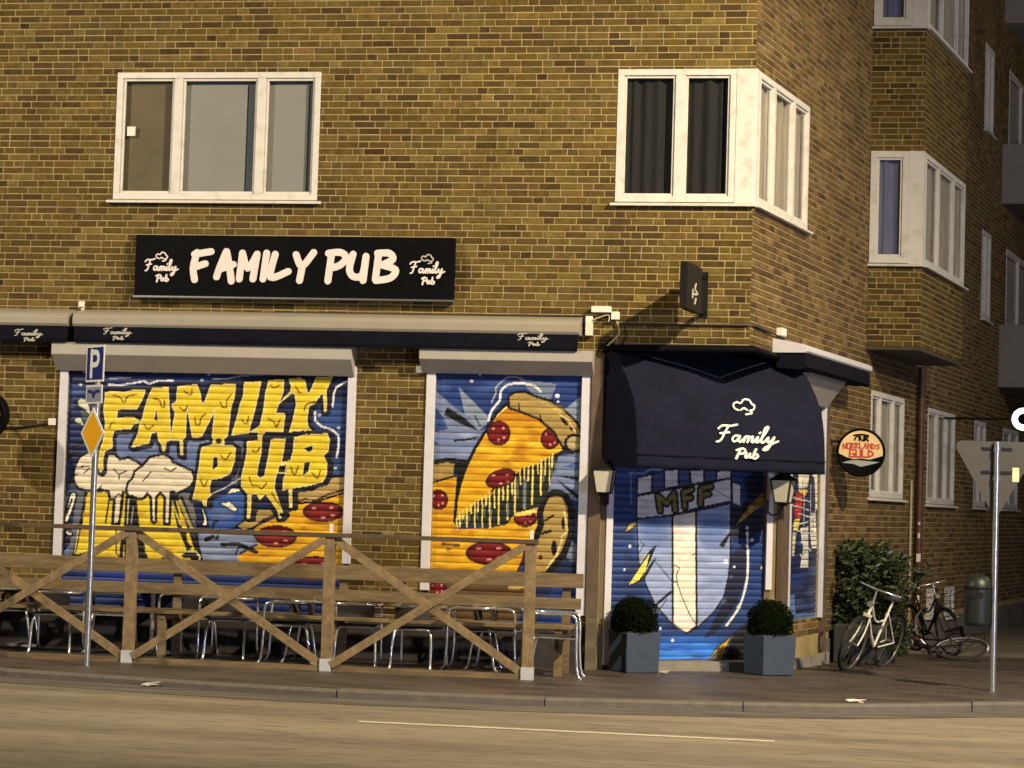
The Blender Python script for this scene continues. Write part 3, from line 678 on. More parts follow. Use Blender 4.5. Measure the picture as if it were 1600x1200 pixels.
    p.line([(1215, 490), (1215, 580), (1280, 640), (1400, 680), (1460, 740), (1460, 850), (1440, 960)], 20, W); p.line([(440, 1180), (300, 1270), (130, 1350)], 12, (.6, .58, .45))
    for x, y in ((40, 160), (110, 100), (1260, 525), (1460, 655), (1425, 1080), (1350, 60)): p.ell(x, y, 18, 13, (.55, .58, .68))
    A()
    for x, y in ((285, 75), (240, 205), (1505, 160), (1020, 80), (350, 235)): p.ell(x, y, 20, 13, (.5, .54, .65))
def mural2(p):
    p.at(660, 570, 6); r = random.Random(8)
    for _ in range(30): p.soft(r.uniform(90, 1500), r.uniform(60, 700), r.uniform(100, 260), r.uniform(30, 80), r.choice([(.02, .055, .24), (.012, .03, .14), (.05, .10, .30)]), .7)
    gb = (.22, .27, .38)
    p.poly([(110, 230), (300, 400), (430, 480), (540, 620), (600, 600), (500, 760), (440, 900), (90, 890), (95, 630), (240, 605), (200, 500), (110, 380)], LB2)
    p.poly([(340, 210), (480, 350), (620, 490), (600, 560), (520, 620), (440, 480), (400, 470)], gb)
    p.poly([(1520, 270), (1330, 420), (1450, 560), (1520, 700)], gb); p.poly([(900, 130), (1260, 180), (1200, 330), (1060, 300)], (.15, .2, .30))
    p.poly([(1240, 860), (1520, 820), (1520, 1290), (1440, 1270), (1350, 1240), (1180, 1220), (1180, 1060)], LB2); p.poly([(1330, 950), (1520, 890), (1520, 1000)], (.05, .09, .27))
    for _ in range(16): p.soft(r.uniform(100, 560), r.uniform(600, 880), 120, 22, r.choice([(.32, .38, .58), (.14, .2, .42)]), .7)
    p.poly([(85, 640), (240, 600), (100, 520)], (.03, .06, .24)); p.poly([(90, 700), (160, 740), (90, 760)], (.03, .06, .2))
    p.poly([(205, 470), (220, 410), (245, 404), (400, 500), (532, 624), (380, 565)], BLK); p.line([(300, 712), (420, 700), (520, 680)], 18, BLK); p.line([(490, 475), (540, 575)], 14, (.02, .03, .08))
    p.poly([(1250, 1035), (1465, 1055), (1460, 1088)], BLK); p.poly([(1245, 1065), (1370, 1150), (1490, 1230), (1490, 1290), (1350, 1170)], BLK)
    # lower right dark field
    p.poly([(1370, 1330), (1520, 1400), (1520, 2400), (900, 2400), (1150, 1950)], (.012, .02, .07)); p.poly([(1390, 1650), (1450, 1690), (1430, 1860), (1350, 1810)], (.15, .17, .26)); p.poly([(1400, 1420), (1520, 1500), (1490, 1640), (1400, 1600)], (.03, .05, .17))
    p.poly([(1250, 2000), (1520, 1980), (1520, 2400), (1100, 2400)], (.012, .03, .15))
    # base pizza
    p.poly([(60, 1090), (320, 1050), (300, 1400), (320, 1540), (640, 1530), (860, 1400), (1080, 1340), (1120, 1450), (1110, 1560), (980, 1800), (880, 1960), (760, 2400), (60, 2400)], PIZ)
    cheese(p, 80, 1050, 1120, 1950, 90, 3)
    for y in (1380, 1450, 1520): p.soft(180, y, 130, 30, ORG, .8)
    p.poly([(60, 2040), (1000, 2040), (900, 2400), (60, 2400)], (.09, .05, .02))
    p.poly([(85, 930), (230, 905), (310, 920), (300, 1045), (85, 1105)], TAN, 20)
    p.poly([(305, 915), (430, 915), (385, 1080), (350, 1250), (335, 1480), (345, 1530), (290, 1480), (325, 1060)], BLK); p.line([(90, 915), (240, 885), (430, 910)], 30, BLK)
    # curled crust right
    curl = [(1140, 1320), (1180, 1240), (1250, 1215), (1320, 1235), (1375, 1340), (1372, 1600), (1310, 1760), (1160, 1950), (1000, 1970), (990, 1780), (1090, 1610), (1130, 1500), (1120, 1400)]
    p.line(curl+[curl[0]], 100, BLK); p.poly(curl, TAN, 24)
    p.line([(1150, 1460), (1230, 1410)], 22, BLK); p.line([(1330, 1370), (1360, 1560), (1300, 1620)], 16, (.66, .55, .22)); p.ell(1320, 1490, 16, 60, BLK); p.ell(1235, 1720, 26, 75, BLK); p.ell(1108, 1805, 22, 24, (.1, .02, .01))
    p.line([(1310, 1640), (1260, 1780), (1170, 1900)], 18, (.66, .55, .22)); p.line([(1090, 1590), (1200, 1560)], 26, BLK); p.line([(980, 1740), (890, 1950), (850, 1960)], 26, (.05, .015, .01))
    p.poly([(860, 1960), (990, 1960), (960, 2100), (800, 2100)], TAN)
    # slice
    sl = [(790, 385), (700, 470), (600, 640), (505, 790), (420, 970), (370, 1110), (335, 1260), (318, 1445), (375, 1450), (420, 1390), (500, 1290), (640, 1230), (720, 1120), (860, 1040), (930, 975), (1100, 925), (1200, 855), (1310, 800), (1280, 640), (1150, 540), (950, 450)]
    p.line(sl+[sl[0]], 60, BLK)
    drip = [(1300, 790), (1255, 930), (1200, 1090), (1165, 1240), (1090, 1330), (1000, 1370), (860, 1400), (790, 1500), (650, 1525), (540, 1500), (330, 1520), (330, 1400), (500, 1290), (650, 1200), (900, 1000), (1100, 900)]
    p.poly(drip, (.016, .020, .014))
    p.poly(sl, PIZ); cheese(p, 420, 1250, 430, 1200, 80, 12); p.line([(790, 395), (700, 480), (610, 640)], 10, (.9, .8, .4))
    p.poly([(800, 400), (700, 480), (660, 540), (900, 520), (1120, 560), (1150, 560), (950, 450)], ORG); p.soft(900, 560, 250, 60, (.55, .26, .012), .7)
    x = 345; rr = random.Random(2); k = 0
    while x < 1240:
        # cheese strings
        top = np.interp(x, [330, 500, 700, 900, 1100, 1250], [1400, 1290, 1160, 1000, 910, 830]); bot = np.interp(x, [330, 640, 860, 1000, 1250], [1500, 1520, 1400, 1330, 1050])
        full = k % 2 == 0; b = bot+15 if full else top+(bot-top)*rr.uniform(.25, .6)
        p.line([(x, top-10), (x+rr.uniform(-8, 8), b)], rr.uniform(10, 18), (.82, .66, .16) if full else (.75, .62, .2))
        if rr.random() < .5: p.line([(x+20, top+60), (x+22, (top+bot)/2+40)], 18, (.10, .12, .12))
        x += rr.uniform(30, 46); k += 1
    p.line([(960, 1080), (955, 1330)], 30, (.17, .19, .2)); p.line([(800, 1280), (800, 1420)], 18, (.17, .2, .25)); p.line([(640, 1320), (640, 1440)], 16, (.2, .22, .2))
    p.line([(318, 1445), (330, 1540)], 14, CRM)
    pep(p, 715, 640, 112, 118); pep(p, 1200, 690, 92, 105, .3); pep(p, 735, 1065, 150, 85, -.35); pep(p, 965, 1440, 110, 82); p.poly([(860, 1395), (1080, 1340), (1060, 1380), (960, 1415), (870, 1425)], (.85, .65, .15))
    pep(p, 150, 1265, 92, 98); pep(p, 625, 1765, 220, 112); pep(p, 140, 2095, 95, 70); p.line([(190, 1680), (340, 1690)], 30, (.12, .06, .01)); p.ell(245, 1730, 24, 16, (.3, .15, .01))
    p.line([(650, 1190), (690, 1130)], 24, (.06, .01, .01)); p.soft(930, 780, 70, 120, ORG, .8)
    cr = [(820, 300), (870, 268), (960, 262), (1050, 305), (1200, 350), (1330, 440), (1450, 560), (1490, 660), (1500, 740), (1470, 800), (1380, 815), (1310, 740), (1240, 620), (1100, 500), (930, 430), (820, 395)]
    p.line(cr+[cr[0]], 50, BLK); p.poly(cr, TAN); p.soft(1150, 420, 220, 60, (.42, .31, .10), .8)
    p.line([(1000, 330), (1100, 335), (1300, 440)], 12, (.5, .4, .16)); p.line([(905, 365), (905, 420)], 16, BLK); p.line([(1100, 470), (1120, 520)], 12, BLK); p.ell(1330, 530, 18, 55, BLK, rot=-.7); p.ell(1395, 600, 12, 26, BLK, rot=-.6)
    p.line([(1280, 460), (1370, 520), (1440, 640)], 12, (.62, .5, .2)); p.ell(1420, 735, 92, 88, BLK); p.ell(1425, 735, 70, 66, (.40, .31, .14)); p.ell(1420, 725, 50, 40, (.47, .37, .18))
    p.line([(620, 520), (650, 430), (725, 330), (740, 240), (820, 182), (950, 178), (1050, 200), (1110, 250)], 22, (.72, .72, .76), curve=True); p.line([(650, 350), (690, 260), (690, 215), (780, 130), (860, 112), (950, 140)], 14, (.35, .38, .48), curve=True)
    for x, y, q in ((460, 152, 16), (1265, 292, 22), (540, 90, 9), (1270, 345, 12)): p.ell(x, y, q, q, (.7, .72, .8))
def mural3(p):
    p.at(950, 725, 6); r = random.Random(4)
    for _ in range(60): p.soft(r.uniform(80, 1480), r.uniform(0, 1700), r.uniform(60, 220), r.uniform(14, 60), r.choice([(.015, .045, .2), (.03, .08, .30), (.010, .016, .07)]), .7)
    p.soft(760, 1800, 700, 220, (.03, .18, .75), 1.0); p.poly([(60, 1730), (1480, 1730), (1480, 1900), (60, 1900)], (.035, .21, .80))  # blue glow of reflected light painted in along the shutter foot
    for _ in range(12): p.soft(r.uniform(500, 900), r.uniform(1660, 1840), 110, 18, r.choice([(.02, .06, .3), (.06, .24, .7)]), .8)
    p.poly([(1150, 380), (1480, 440), (1480, 620), (1300, 700), (1150, 700)], (.010, .012, .03))
    p.poly([(1150, 860), (1300, 700), (1300, 1050), (1200, 1320), (1010, 1580), (900, 1640), (1080, 1300)], (.010, .014, .045))
    sh = [(270, 520), (590, 490), (1150, 370), (1148, 900), (1130, 1060), (1085, 1250), (1000, 1380), (850, 1525), (735, 1592), (600, 1500), (430, 1300), (350, 1120), (285, 900)]
    p.poly(sh, (.26, .33, .56), 16)
    for y, c in ((560, (.06, .12, .34)), (640, (.07, .13, .36)), (720, (.12, .18, .4))): p.soft(430, y, 200, 110, c, .85); p.soft(990, y, 190, 110, c, .85)
    for _ in range(18): p.soft(r.uniform(330, 1080), r.uniform(900, 1400), 130, 26, r.choice([(.34, .39, .62), (.22, .29, .52)]), .6)
    p.line(sh[2:]+[sh[0]], 14, BLK)
    p.poly([(0+275, 900), (350, 1120), (285, 1300), (150, 1300), (150, 800)], (.012, .03, .12))
    cs = [(605, 480), (825, 440), (832, 1520), (735, 1590), (608, 1500)]
    p.poly(cs, (.82, .74, .62), 20); p.soft(715, 600, 110, 150, (.6, .58, .66), .8); p.soft(715, 1450, 110, 120, (.76, .70, .70), .8)
    for l in ([(610, 940), (670, 975), (640, 1040), (650, 1110), (610, 1100)], [(650, 1120), (700, 1260), (760, 1400), (830, 1510)], [(830, 820), (790, 860)], [(450, 1310), (590, 1200)], [(430, 900), (560, 1050), (600, 1100)], [(300, 720), (340, 760), (290, 830)], [(480, 1370), (550, 1270)]): p.line(l, 10, (.05, .05, .08))
    p.line([(450, 1320), (590, 1200)], 26, BLK)
    TW = (.64, .61, .68)
    for q in ([(275, 130), (410, 100), (410, 260), (275, 290)], [(530, 60), (660, 50), (660, 210), (530, 230)], [(770, 60), (900, 50), (900, 170), (780, 190)], [(1020, 60), (1155, 60), (1155, 130), (1020, 150)]): p.poly(q, TW, 14)
    for q in ([(415, 100), (525, 60), (525, 230), (415, 260)], [(665, 50), (765, 55), (765, 190), (665, 210)], [(905, 50), (1015, 60), (1015, 150), (905, 170)]): p.poly(q, (.05, .07, .2), 10)
    p.poly([(270, 300), (1155, 135), (1155, 350), (850, 410), (600, 478), (270, 515)], (.66, .63, .70), 16); p.poly([(1165, 160), (1245, 200), (1245, 400), (1165, 365)], (.64, .61, .68), 12)
    p.line([(960, 230), (1050, 270), (1150, 330)], 8, (.1, .1, .12)); p.line([(200, 80), (330, 90), (400, 50), (500, 50)], 20, (.2, .24, .42)); p.line([(215, 90), (215, 380)], 12, (.15, .19, .36))
    mf = [[(490, 440), (470, 300), (550, 370), (620, 275), (630, 430)], [(720, 400), (710, 265), (785, 240)], [(715, 330), (775, 315)], [(868, 375), (868, 235), (965, 210)], [(866, 300), (945, 280)]]
    for l in mf: p.line(l, 76, BLK)
    for l in mf: p.line(l, 34, (.19, .16, .045))
    p.poly([(150, 645), (200, 560), (255, 530), (275, 560), (205, 620)], (.45, .36, .10), 10)
    p.poly([(190, 1135), (290, 960), (400, 800), (460, 755), (400, 900), (300, 1110)], BLK); p.poly([(330, 1050), (400, 930), (465, 860), (400, 980), (330, 1110)], BLK); p.poly([(192, 1135), (300, 970), (390, 840), (355, 990), (290, 1090)], (.75, .66, .12))
    p.poly([(300, 860), (380, 830), (290, 930)], (.30, .30, .36))
    p.poly([(1485, 235), (1470, 365), (1380, 440), (1180, 600), (1280, 440), (1390, 320)], (.36, .24, .07), 8)
    p.poly([(1040, 760), (1140, 640), (1160, 640), (1080, 790)], BLK)
    p.poly([(1290, 1495), (1140, 1650), (1060, 1842), (1050, 1900), (910, 1900), (1000, 1740), (1150, 1620)], (.62, .38, .05), 10); p.poly([(930, 1842), (1000, 1750), (1050, 1740), (1000, 1842)], (.7, .68, .4))
    p.poly([(1300, 1500), (1480, 1400), (1480, 1900), (1070, 1900), (1150, 1660)], (.008, .009, .014))
    p.line([(1305, 640), (1312, 900), (1300, 1100), (1235, 1330), (1110, 1515)], 22, (.7, .72, .8), curve=True)
    for x, y, q in ((205, 772, 14), (1105, 915, 22), (1450, 975, 20), (1350, 715, 16), (605, 1655, 16), (155, 990, 10), (1185, 965, 12), (1305, 600, 14), (1225, 1345, 20), (490, 1540, 14)): p.ell(x, y, q, q, (.65, .7, .85))
def mural4(p):
    p.at(1180, 720, 3.529); r = random.Random(6)
    for _ in range(30): p.soft(r.uniform(170, 350), r.uniform(80, 860), 50, r.uniform(15, 40), r.choice([(.02, .05, .22), (.05, .08, .2), (.01, .012, .03)]), .8)
    for q, c in (([(235, 68), (300, 75), (290, 160), (240, 180)], (.75, .7, .55)), ([(250, 150), (292, 150), (285, 190), (240, 215)], (.8, .55, .04)), ([(225, 175), (265, 185), (250, 320), (212, 300)], (.5, .03, .015)), ([(215, 320), (250, 320), (235, 390), (208, 380)], (.75, .6, .08)), ([(205, 390), (230, 395), (215, 530), (200, 520)], (.6, .58, .45)), ([(310, 75), (345, 70), (345, 270), (332, 270), (325, 100)], (.75, .72, .66)),
                 ([(308, 285), (335, 285), (342, 480), (310, 485), (300, 400)], (.78, .76, .72)), ([(245, 370), (295, 360), (295, 590), (245, 590), (262, 480)], (.6, .6, .58)), ([(170, 740), (220, 735), (225, 840), (350, 835), (350, 870), (180, 880)], (.10, .17, .36))): p.poly(q, c, 4)
    for k in range(9): x = 262+k*9; p.line([(x, 100+r.uniform(0, 30)), (x-3, 360)], 3, r.choice([(.6, .6, .62), (.02, .02, .05)]))
    for k in range(16): y = 150+k*26; p.line([(175, y), (345, y+6)], 4, (.02, .03, .09))
    for k in range(8): p.line([(190+r.uniform(0, 120), 200+k*45), (200+r.uniform(0, 130), 225+k*45)], 6, (.62, .6, .55))
sA = shutter(FAC, sh1[0]-.01, sh1[1]+.01, ZSB, ZSH+.1, -.03, mural1, NAVY, label='shutter painted with dripping yellow FAMILY PUB letters, beer mugs and pizza')
sB = shutter(FAC, sh2[0]-.01, sh2[1]+.01, ZSB, ZSH+.1, -.03, mural2, (.016, .04, .18), label='shutter painted with a pizza slice pulling cheese strings')
sC = shutter(CHF, du0-.01, du1+.01, dz0, dz1, -.12, mural3, (.014, .04, .17), label='door shutter painted with a light blue crest and MFF banner')
sD = shutter(SID, ss[0]-.01, ss[1]+.01, ZSSb, ZSS+.05, -.03, mural4, (.012, .02, .08), dx=.012, label='side shutter painted dark blue with red and white lettering')
def guides(F, u0, u1, zb0_, zb1_, zt, par, w=.10, n1_=.035):
    for a, b, z in ((u0-w, u0, zb0_), (u1, u1+w, zb1_)):
        mb = MB(); mb.fbox(F, a, b, -.02, n1_, z, zt); mb.build('guide_rail', M_guide, par, bevel=.004)
guides(FAC, *sh1, fz(95, 881)[1], fz(546, 881)[1], ZSH+.05, sA, .098)
guides(FAC, *sh2, fz(668, 922)[1], fz(912, 962)[1], ZSH+.05, sB, .105)
zgd = CHF.hit(1205, 922)[1]
mb = MB(); mb.fbox(CHF, du0-.085, du0, -.14, -.03, .05, dz1); mb.build('guide_rail', M_guide, sC, bevel=.004)
mb = MB(); mb.fbox(CHF, du1, du1+.085, -.14, -.03, zgd, dz1); mb.build('guide_rail', M_guide, sC, bevel=.004)
guides(SID, *ss, ZSSb, ZSSb, ZSS+.05, sD, .16, .05)
def housing(F, u0, u1, zt, zm, zb, p, par):
    mb = MB(); mb.prism([(.002, zb), (.06, zb), (p, zm), (p, zt), (.002, zt+.02)], lambda a, b, n: F.P(n, a, b), u0, u1)
    return mb.build('shutter_housing', M_box, par, bevel=.006)
PH = .24
hz = FAC.hit(300, 538, PH)[1], FAC.hit(300, 557, PH)[1], FAC.hit(300, 583, .06)[1]
housing(FAC, FAC.hit(80, 545, PH)[0], FAC.hit(549, 545, PH)[0], hz[0], hz[1], hz[2], PH, sA)
hz2 = FAC.hit(790, 546, PH)[1], FAC.hit(790, 563, PH)[1], FAC.hit(790, 585, .06)[1]
housing(FAC, FAC.hit(655, 545, PH)[0], FAC.hit(926, 545, PH)[0], hz2[0], hz2[1], hz2[2], PH, sB)
PS = .30
us0 = SID.hit(1268, 590, PS)[0]; us1 = SID.hit(1322, 610, PS)[0]
housing(SID, us0, us1, SID.hit(1268, 563, PS)[1], SID.hit(1268, 583, PS)[1], SID.hit(1250, 628, .06)[1], PS, sD)
print('side housing', us0, us1)

# ------------------------------------------------------------------ shop sign
ub0, ub1 = FAC.hit(211, 415, .12)[0], FAC.hit(709, 415, .12)[0]; zs0, zs1 = FAC.hit(460, 465, .12)[1], FAC.hit(460, 369, .12)[1]
sg = thing('shop_sign', 'long black shop sign with white brush lettering reading FAMILY PUB', 'sign', (ub0, -.12, zs0))
mb = MB(); mb.fbox(FAC, ub0, ub1, .012, .12, zs0, zs1); mb.build('sign_box', M_black, sg, bevel=.006)
mb = MB(); mb.fbox(FAC, ub0-.01, ub1+.01, .03, .135, zs0-.02, zs0-.001); mb.build('edge_trim', M_galv, sg)
def SP(x, y): return FAC.hit(190+x/2.963, 350+y/2.963, .125)
LET = {'F': [[(350, 132), (332, 200), (338, 258)], [(338, 140), (415, 128)], [(345, 198), (388, 184)]],
 'A': [[(485, 128), (455, 200), (440, 245)], [(487, 128), (500, 200), (508, 265)], [(455, 210), (518, 188)]],
 'M': [[(560, 135), (545, 255)], [(560, 135), (585, 205), (628, 140)], [(628, 140), (608, 255)]], 'I': [[(672, 135), (655, 255)]], 'L': [[(712, 140), (690, 246), (772, 220)]],
 'Y': [[(808, 142), (835, 195), (890, 132)], [(838, 190), (824, 262)]],
 'P': [[(972, 140), (955, 264)], [(958, 136), (1015, 132), (1040, 158), (1010, 192), (968, 205)]], 'U': [[(1072, 140), (1055, 210), (1075, 244), (1115, 235), (1132, 150)], [(1132, 150), (1118, 262)]],
 'B': [[(1190, 142), (1175, 258)], [(1185, 136), (1240, 136), (1255, 165), (1205, 190)], [(1205, 190), (1268, 212), (1245, 250), (1178, 262)]]}
fnS = lambda a, b, n: FAC.P(a, n, b)
for k, st in LET.items():
    mb = MB(); strokes(mb, [[SP(x, y) for x, y in s] for s in st], fnS, .081, .1205, .012, k=4, seg=6); mb.build('letter', M_letter, sg)
for cx, cy, mt in ((185, 210, M_letter), (1415, 222, M_letter)):
    mb = MB(); u, z = SP(cx, cy); script_on(mb, FAC, u, z, .42, .1205, 4.2, dz=-.02); mb.build('script_lettering', mt, sg)
    mb = MB(); fn = lambda a, b, n: FAC.P(u+(a-42)*.0042, n, z+(b-18)*.0042); strokes(mb, HAT, fn, 3.5, .1205, .004, k=3, seg=4); mb.build('hat_emblem', M_scriptdim if cx > 1000 else M_letter, sg)

# ------------------------------------------------------------------ folded awnings on the facade
def cassette(px0, px1, label, texts, name='folded_awning'):
    p = .30; u0, u1 = FAC.hit(px0, 500, p)[0], FAC.hit(px1, 500, p)[0]
    zt, zm, zb = FAC.hit(500, 494, p)[1], FAC.hit(500, 516, p)[1], FAC.hit(500, 541, p-.03)[1]
    t = thing(name, label, 'awning', (u0, -p, zb), 'folded awnings along the facade')
    mb = MB(); pr = [(.003, zm-.0), (p-.02, zm), (p, zm+.03), (p, zt-.05), (p-.03, zt-.01), (p-.1, zt+.02), (.003, zt+.06)]
    mb.prism(pr, lambda a, b, n: FAC.P(n, a, b), u0, u1); mb.build('cassette', M_cass, t, bevel=.004)
    mb = MB(); mb.prism([(p-.06, zb), (p-.03, zb-.005), (p-.015, zb+.03), (p-.02, zm-.002), (p-.12, zm-.002)], lambda a, b, n: FAC.P(n, a, b), u0+.02, u1-.02); mb.build('valance', M_navy, t)
    for px, py, s in texts:
        u, z = FAC.hit(px, py, p-.015); mb = MB()
        script_on(mb, FAC, u, z, s, p-.016, 4, thick=.006, sy=.62); mb.build('script_lettering', M_scriptdim, t)
    mb = MB()
    for u in (u0+.25, u1-.25): mb.tube([FAC.P(u, .02, zm-.04), FAC.P(u+(.9 if u < (u0+u1)/2 else -.9), p-.1, zm-.05)], .025, 8)
    mb.build('folding_arm', M_cass, t)
    return t
cassette(-220, 106, 'folded navy awning at the left end of the facade, cut by the frame', [(45, 523, .36)])
cassette(113, 905, 'long folded navy awning in a beige cassette above the painted shutters', [(184, 521, .36), (833, 530, .36)])
# side awning
p = .42; u0, u1 = SID.hit(1262, 545, p)[0], SID.hit(1363, 580, p)[0]
za, zb_ = SID.hit(1262, 539, p)[1], SID.hit(1262, 551, p)[1]
ta = thing('folded_awning', 'short folded awning with pale cassette on the side street wall', 'awning', SID.P(u0, p, zb_))
mb = MB(); mb.prism([(.003, zb_), (p-.02, zb_), (p, zb_+.02), (p, za-.02), (p-.05, za+.01), (.003, za+.08)], lambda a, b, n: SID.P(n, a, b), u0, u1); mb.build('cassette', M_guide, ta, bevel=.004)
mb = MB(); mb.prism([(.05, zb_-.17), (p-.06, zb_-.19), (p-.02, zb_-.16), (p-.03, zb_-.002), (.05, zb_-.002)], lambda a, b, n: SID.P(n, a, b), u0+.02, u1-.02); mb.build('valance', M_navy, ta)

# ------------------------------------------------------------------ entrance canopy
uL, uR = CHF.hit(943, 650)[0], CHF.hit(1232, 600)[0]
RP = Fr(CHF.P(uR, 0, 0), CHF.n, -CHF.d)
prof = []
for px, py in ((1228, 557), (1238, 564), (1250, 577), (1264, 598), (1276, 624), (1284, 652), (1288, 690), (1289, 741)):
    n_, z_ = RP.hit(px, py); prof.append((n_, z_))
print('canopy profile', prof, uL, uR)
zc0 = prof[-1][1]; zseam = RP.hit(1288, 722)[1]
prof = [(.06, prof[0][1]+.004)]+[p_ for p_ in prof if p_[0] > .07]
cn = thing('entrance_canopy', 'rounded navy fabric canopy over the corner door with cream Family Pub script', 'awning', CHF.P(uL, prof[-1][0], zc0))
pp = [(p_.x, p_.y) for p_ in smooth_pts([(a, b, 0) for a, b in prof], 5)]
mb = MB(); mb.sm = True; N = 36; vs = []
rs = random.Random(1)
for i in range(N+1):
    t = i/N; u = uL+(uR-uL)*t
    for j, (a, b) in enumerate(pp):
        s_ = j/(len(pp)-1)
        sag = -.018*(1-abs(((t*3) % 1)*2-1))*math.sin(math.pi*s_)+.006*math.sin(t*31+s_*5)*s_
        vs.append(CHF.P(u, a+sag, b+sag*.5))
K = len(pp); mb.add(vs, [(i*K+j, (i+1)*K+j, (i+1)*K+j+1, i*K+j+1) for i in range(N) for j in range(K-1)])
fab = mb.build('canopy_fabric', M_canopy, cn); so = fab.modifiers.new('solid', 'SOLIDIFY'); so.thickness = .006
for u in (uL, uR):
    mb = MB(); mb.prism([(a, b) for a, b in pp]+[(.06, zc0)], lambda a, b, n: CHF.P(n, a-.008, b-.004), u-.004, u+.004); mb.build('canopy_cheek', M_canopy, cn)
nf = prof[-1][0]
mb = MB(); mb.fbox(CHF, uL, uR, nf-.004, nf+.010, zseam-.01, zseam+.004); mb.build('valance_seam', M_navy, cn)
def canopy_hit(px, py, lift=0):
    best = None; r = ray(px, py)
    for (a0, b0), (a1, b1_) in zip(pp[:-1], pp[1:]):
        p0 = CHF.P(0, a0, b0); e = CHF.n*(a1-a0)+V((0, 0, b1_-b0)); n = CHF.d.cross(e)
        if n.length < 1e-6: continue
        n.normalize()
        if abs(r.dot(n)) < 1e-6: continue
        t = (p0-CAM).dot(n)/r.dot(n); h = CAM+r*t; s_ = (h-p0).dot(e)/e.length_squared
        if -.001 <= s_ <= 1.001 and (best is None or t < best[0]): best = (t, h, n if n.dot(r) < 0 else -n)
    if best is None: return V((0, 0, 0))
    return best[1]+best[2]*(.016+lift)
def fnc(a, b, n): return canopy_hit(a, b, n)
kx = 1.02
mb = MB(); strokes(mb, [[(1116+x*kx*.97+(y-10)*.16, 686-(y-10)*.78*1.05+x*.06) for x, y in s] for s in SCRIPT], fnc, 3.1, 0, .004, k=3, seg=4); mb.build('script_lettering', M_script, cn)
mb = MB(); strokes(mb, [[(1117+x*kx+2, 678-(y-10)*.95) for x, y in s] for s in HAT], fnc, 2.6, 0, .004, k=3, seg=4); mb.build('hat_emblem', M_script, cn)
# black top roll where the canopy meets the brickwork
mb = MB(); ztp = ZOV-.05
mb.tube([FAC.P(XCH-.02, .05, ztp-.02), FAC.P(XC-.03, .05, ztp-.0), FAC.P(XC+.05, .03, ztp), SID.P(.1, .05, ztp), SID.P(SCH+.25, .05, ztp-.02)], .045, 8); mb.build('canopy_headbar', M_black, cn)
# ------------------------------------------------------------------ ground
def gz(x, y): return -.016*max(0., min(y, 14.))
def GG(px, py):
    p = G(px, py, 0)
    for _ in range(6): p = G(px, py, gz(p.x, p.y))
    return p
kp = [(-60, 1036), (0, 1044), (140, 1053), (300, 1064), (525, 1077), (850, 1090), (1160, 1098), (1340, 1101), (1600, 1098)]
K = [G(*q) for q in kp]
print('kerb', [(round(k.x, 2), round(k.y, 2)) for k in K])
kx_ = [-60]+[k.x for k in K]+[K[-1].x+6, 60]; ky_ = [K[0].y+.2]+[k.y for k in K]+[K[-1].y-.1, K[-1].y]
kerby = lambda x: float(np.interp(x, kx_, ky_))
xs = sorted(set([-60, -30, -20]+[round(-16+i*.5, 2) for i in range(56)]+[20, 30, 60])); 
mb = MB(); rows = [0, .1, .3, .6, 1.0]
ysb = [0, 4, 8, 14, 24, 60]
for x0, x1 in zip(xs[:-1], xs[1:]):
    for a, b in zip(rows[:-1], rows[1:]):
        f = lambda x, t: (x, (kerby(x)+.13)*(1-t), 0)
        mb.quad(f(x0, a), f(x1, a), f(x1, b), f(x0, b))
    for a, b in zip(ysb[:-1], ysb[1:]): mb.quad((x0, a, gz(x0, a)), (x1, a, gz(x1, a)), (x1, b, gz(x1, b)), (x0, b, gz(x0, b)))
nt, bs = nodes_of(M_pave)
# slab joints laid over the pavement colour
tc = nt.nodes.new('ShaderNodeTexCoord'); bt = nt.nodes.new('ShaderNodeTexBrick'); bt.inputs['Scale'].default_value = 1; bt.inputs['Brick Width'].default_value = .21; bt.inputs['Row Height'].default_value = .105; bt.inputs['Mortar Size'].default_value = .006
bt.inputs['Color1'].default_value = (1, .96, .92, 1); bt.inputs['Color2'].default_value = (.72, .70, .70, 1); bt.inputs['Mortar'].default_value = (.35, .33, .3, 1)
nt.links.new(tc.outputs['Object'], bt.inputs['Vector']); mxx = nt.nodes.new('ShaderNodeMix'); mxx.data_type = 'RGBA'; mxx.blend_type = 'MULTIPLY'; mxx.inputs['Factor'].default_value = 1
src = bs.inputs['Base Color'].links[0].from_socket; nt.links.new(src, mxx.inputs['A']); nt.links.new(bt.outputs['Color'], mxx.inputs['B']); nt.links.new(mxx.outputs['Result'], bs.inputs['Base Color'])
tag(mb.build('pavement', M_pave), kind='structure')
mb = MB(); mb.quad((-150, -60, -.125), (150, -60, -.125), (150, 90, -.145), (-150, 90, -.4)); mb.v = [(-150, -60, -.085), (150, -60, -.085), (150, 0, -.085), (-150, 0, -.085), (150, 120, -.6), (-150, 120, -.6)]; mb.f = [(0, 1, 2, 3), (3, 2, 4, 5)]; mb.c = [(1, 1, 1)]*2; mb.mi = [0, 0]; mb.smooth = [False]*2
road = tag(mb.build('road', M_asph), kind='structure')
nt, bs = nodes_of(M_asph)   # worn wheel tracks along the street
tc = nt.nodes.new('ShaderNodeTexCoord'); mp = nt.nodes.new('ShaderNodeMapping'); mp.inputs['Scale'].default_value = (.06, .9, 1); mp.inputs['Rotation'].default_value = (0, 0, .02)
nn = nt.nodes.new('ShaderNodeTexNoise'); nn.inputs['Scale'].default_value = 1.7; nn.inputs['Detail'].default_value = 5
rr_ = nt.nodes.new('ShaderNodeMapRange'); rr_.inputs['From Min'].default_value = .35; rr_.inputs['From Max'].default_value = .65; rr_.inputs['To Min'].default_value = .76; rr_.inputs['To Max'].default_value = 1.12; mp.inputs['Location'].default_value = (3, 1.3, 0)
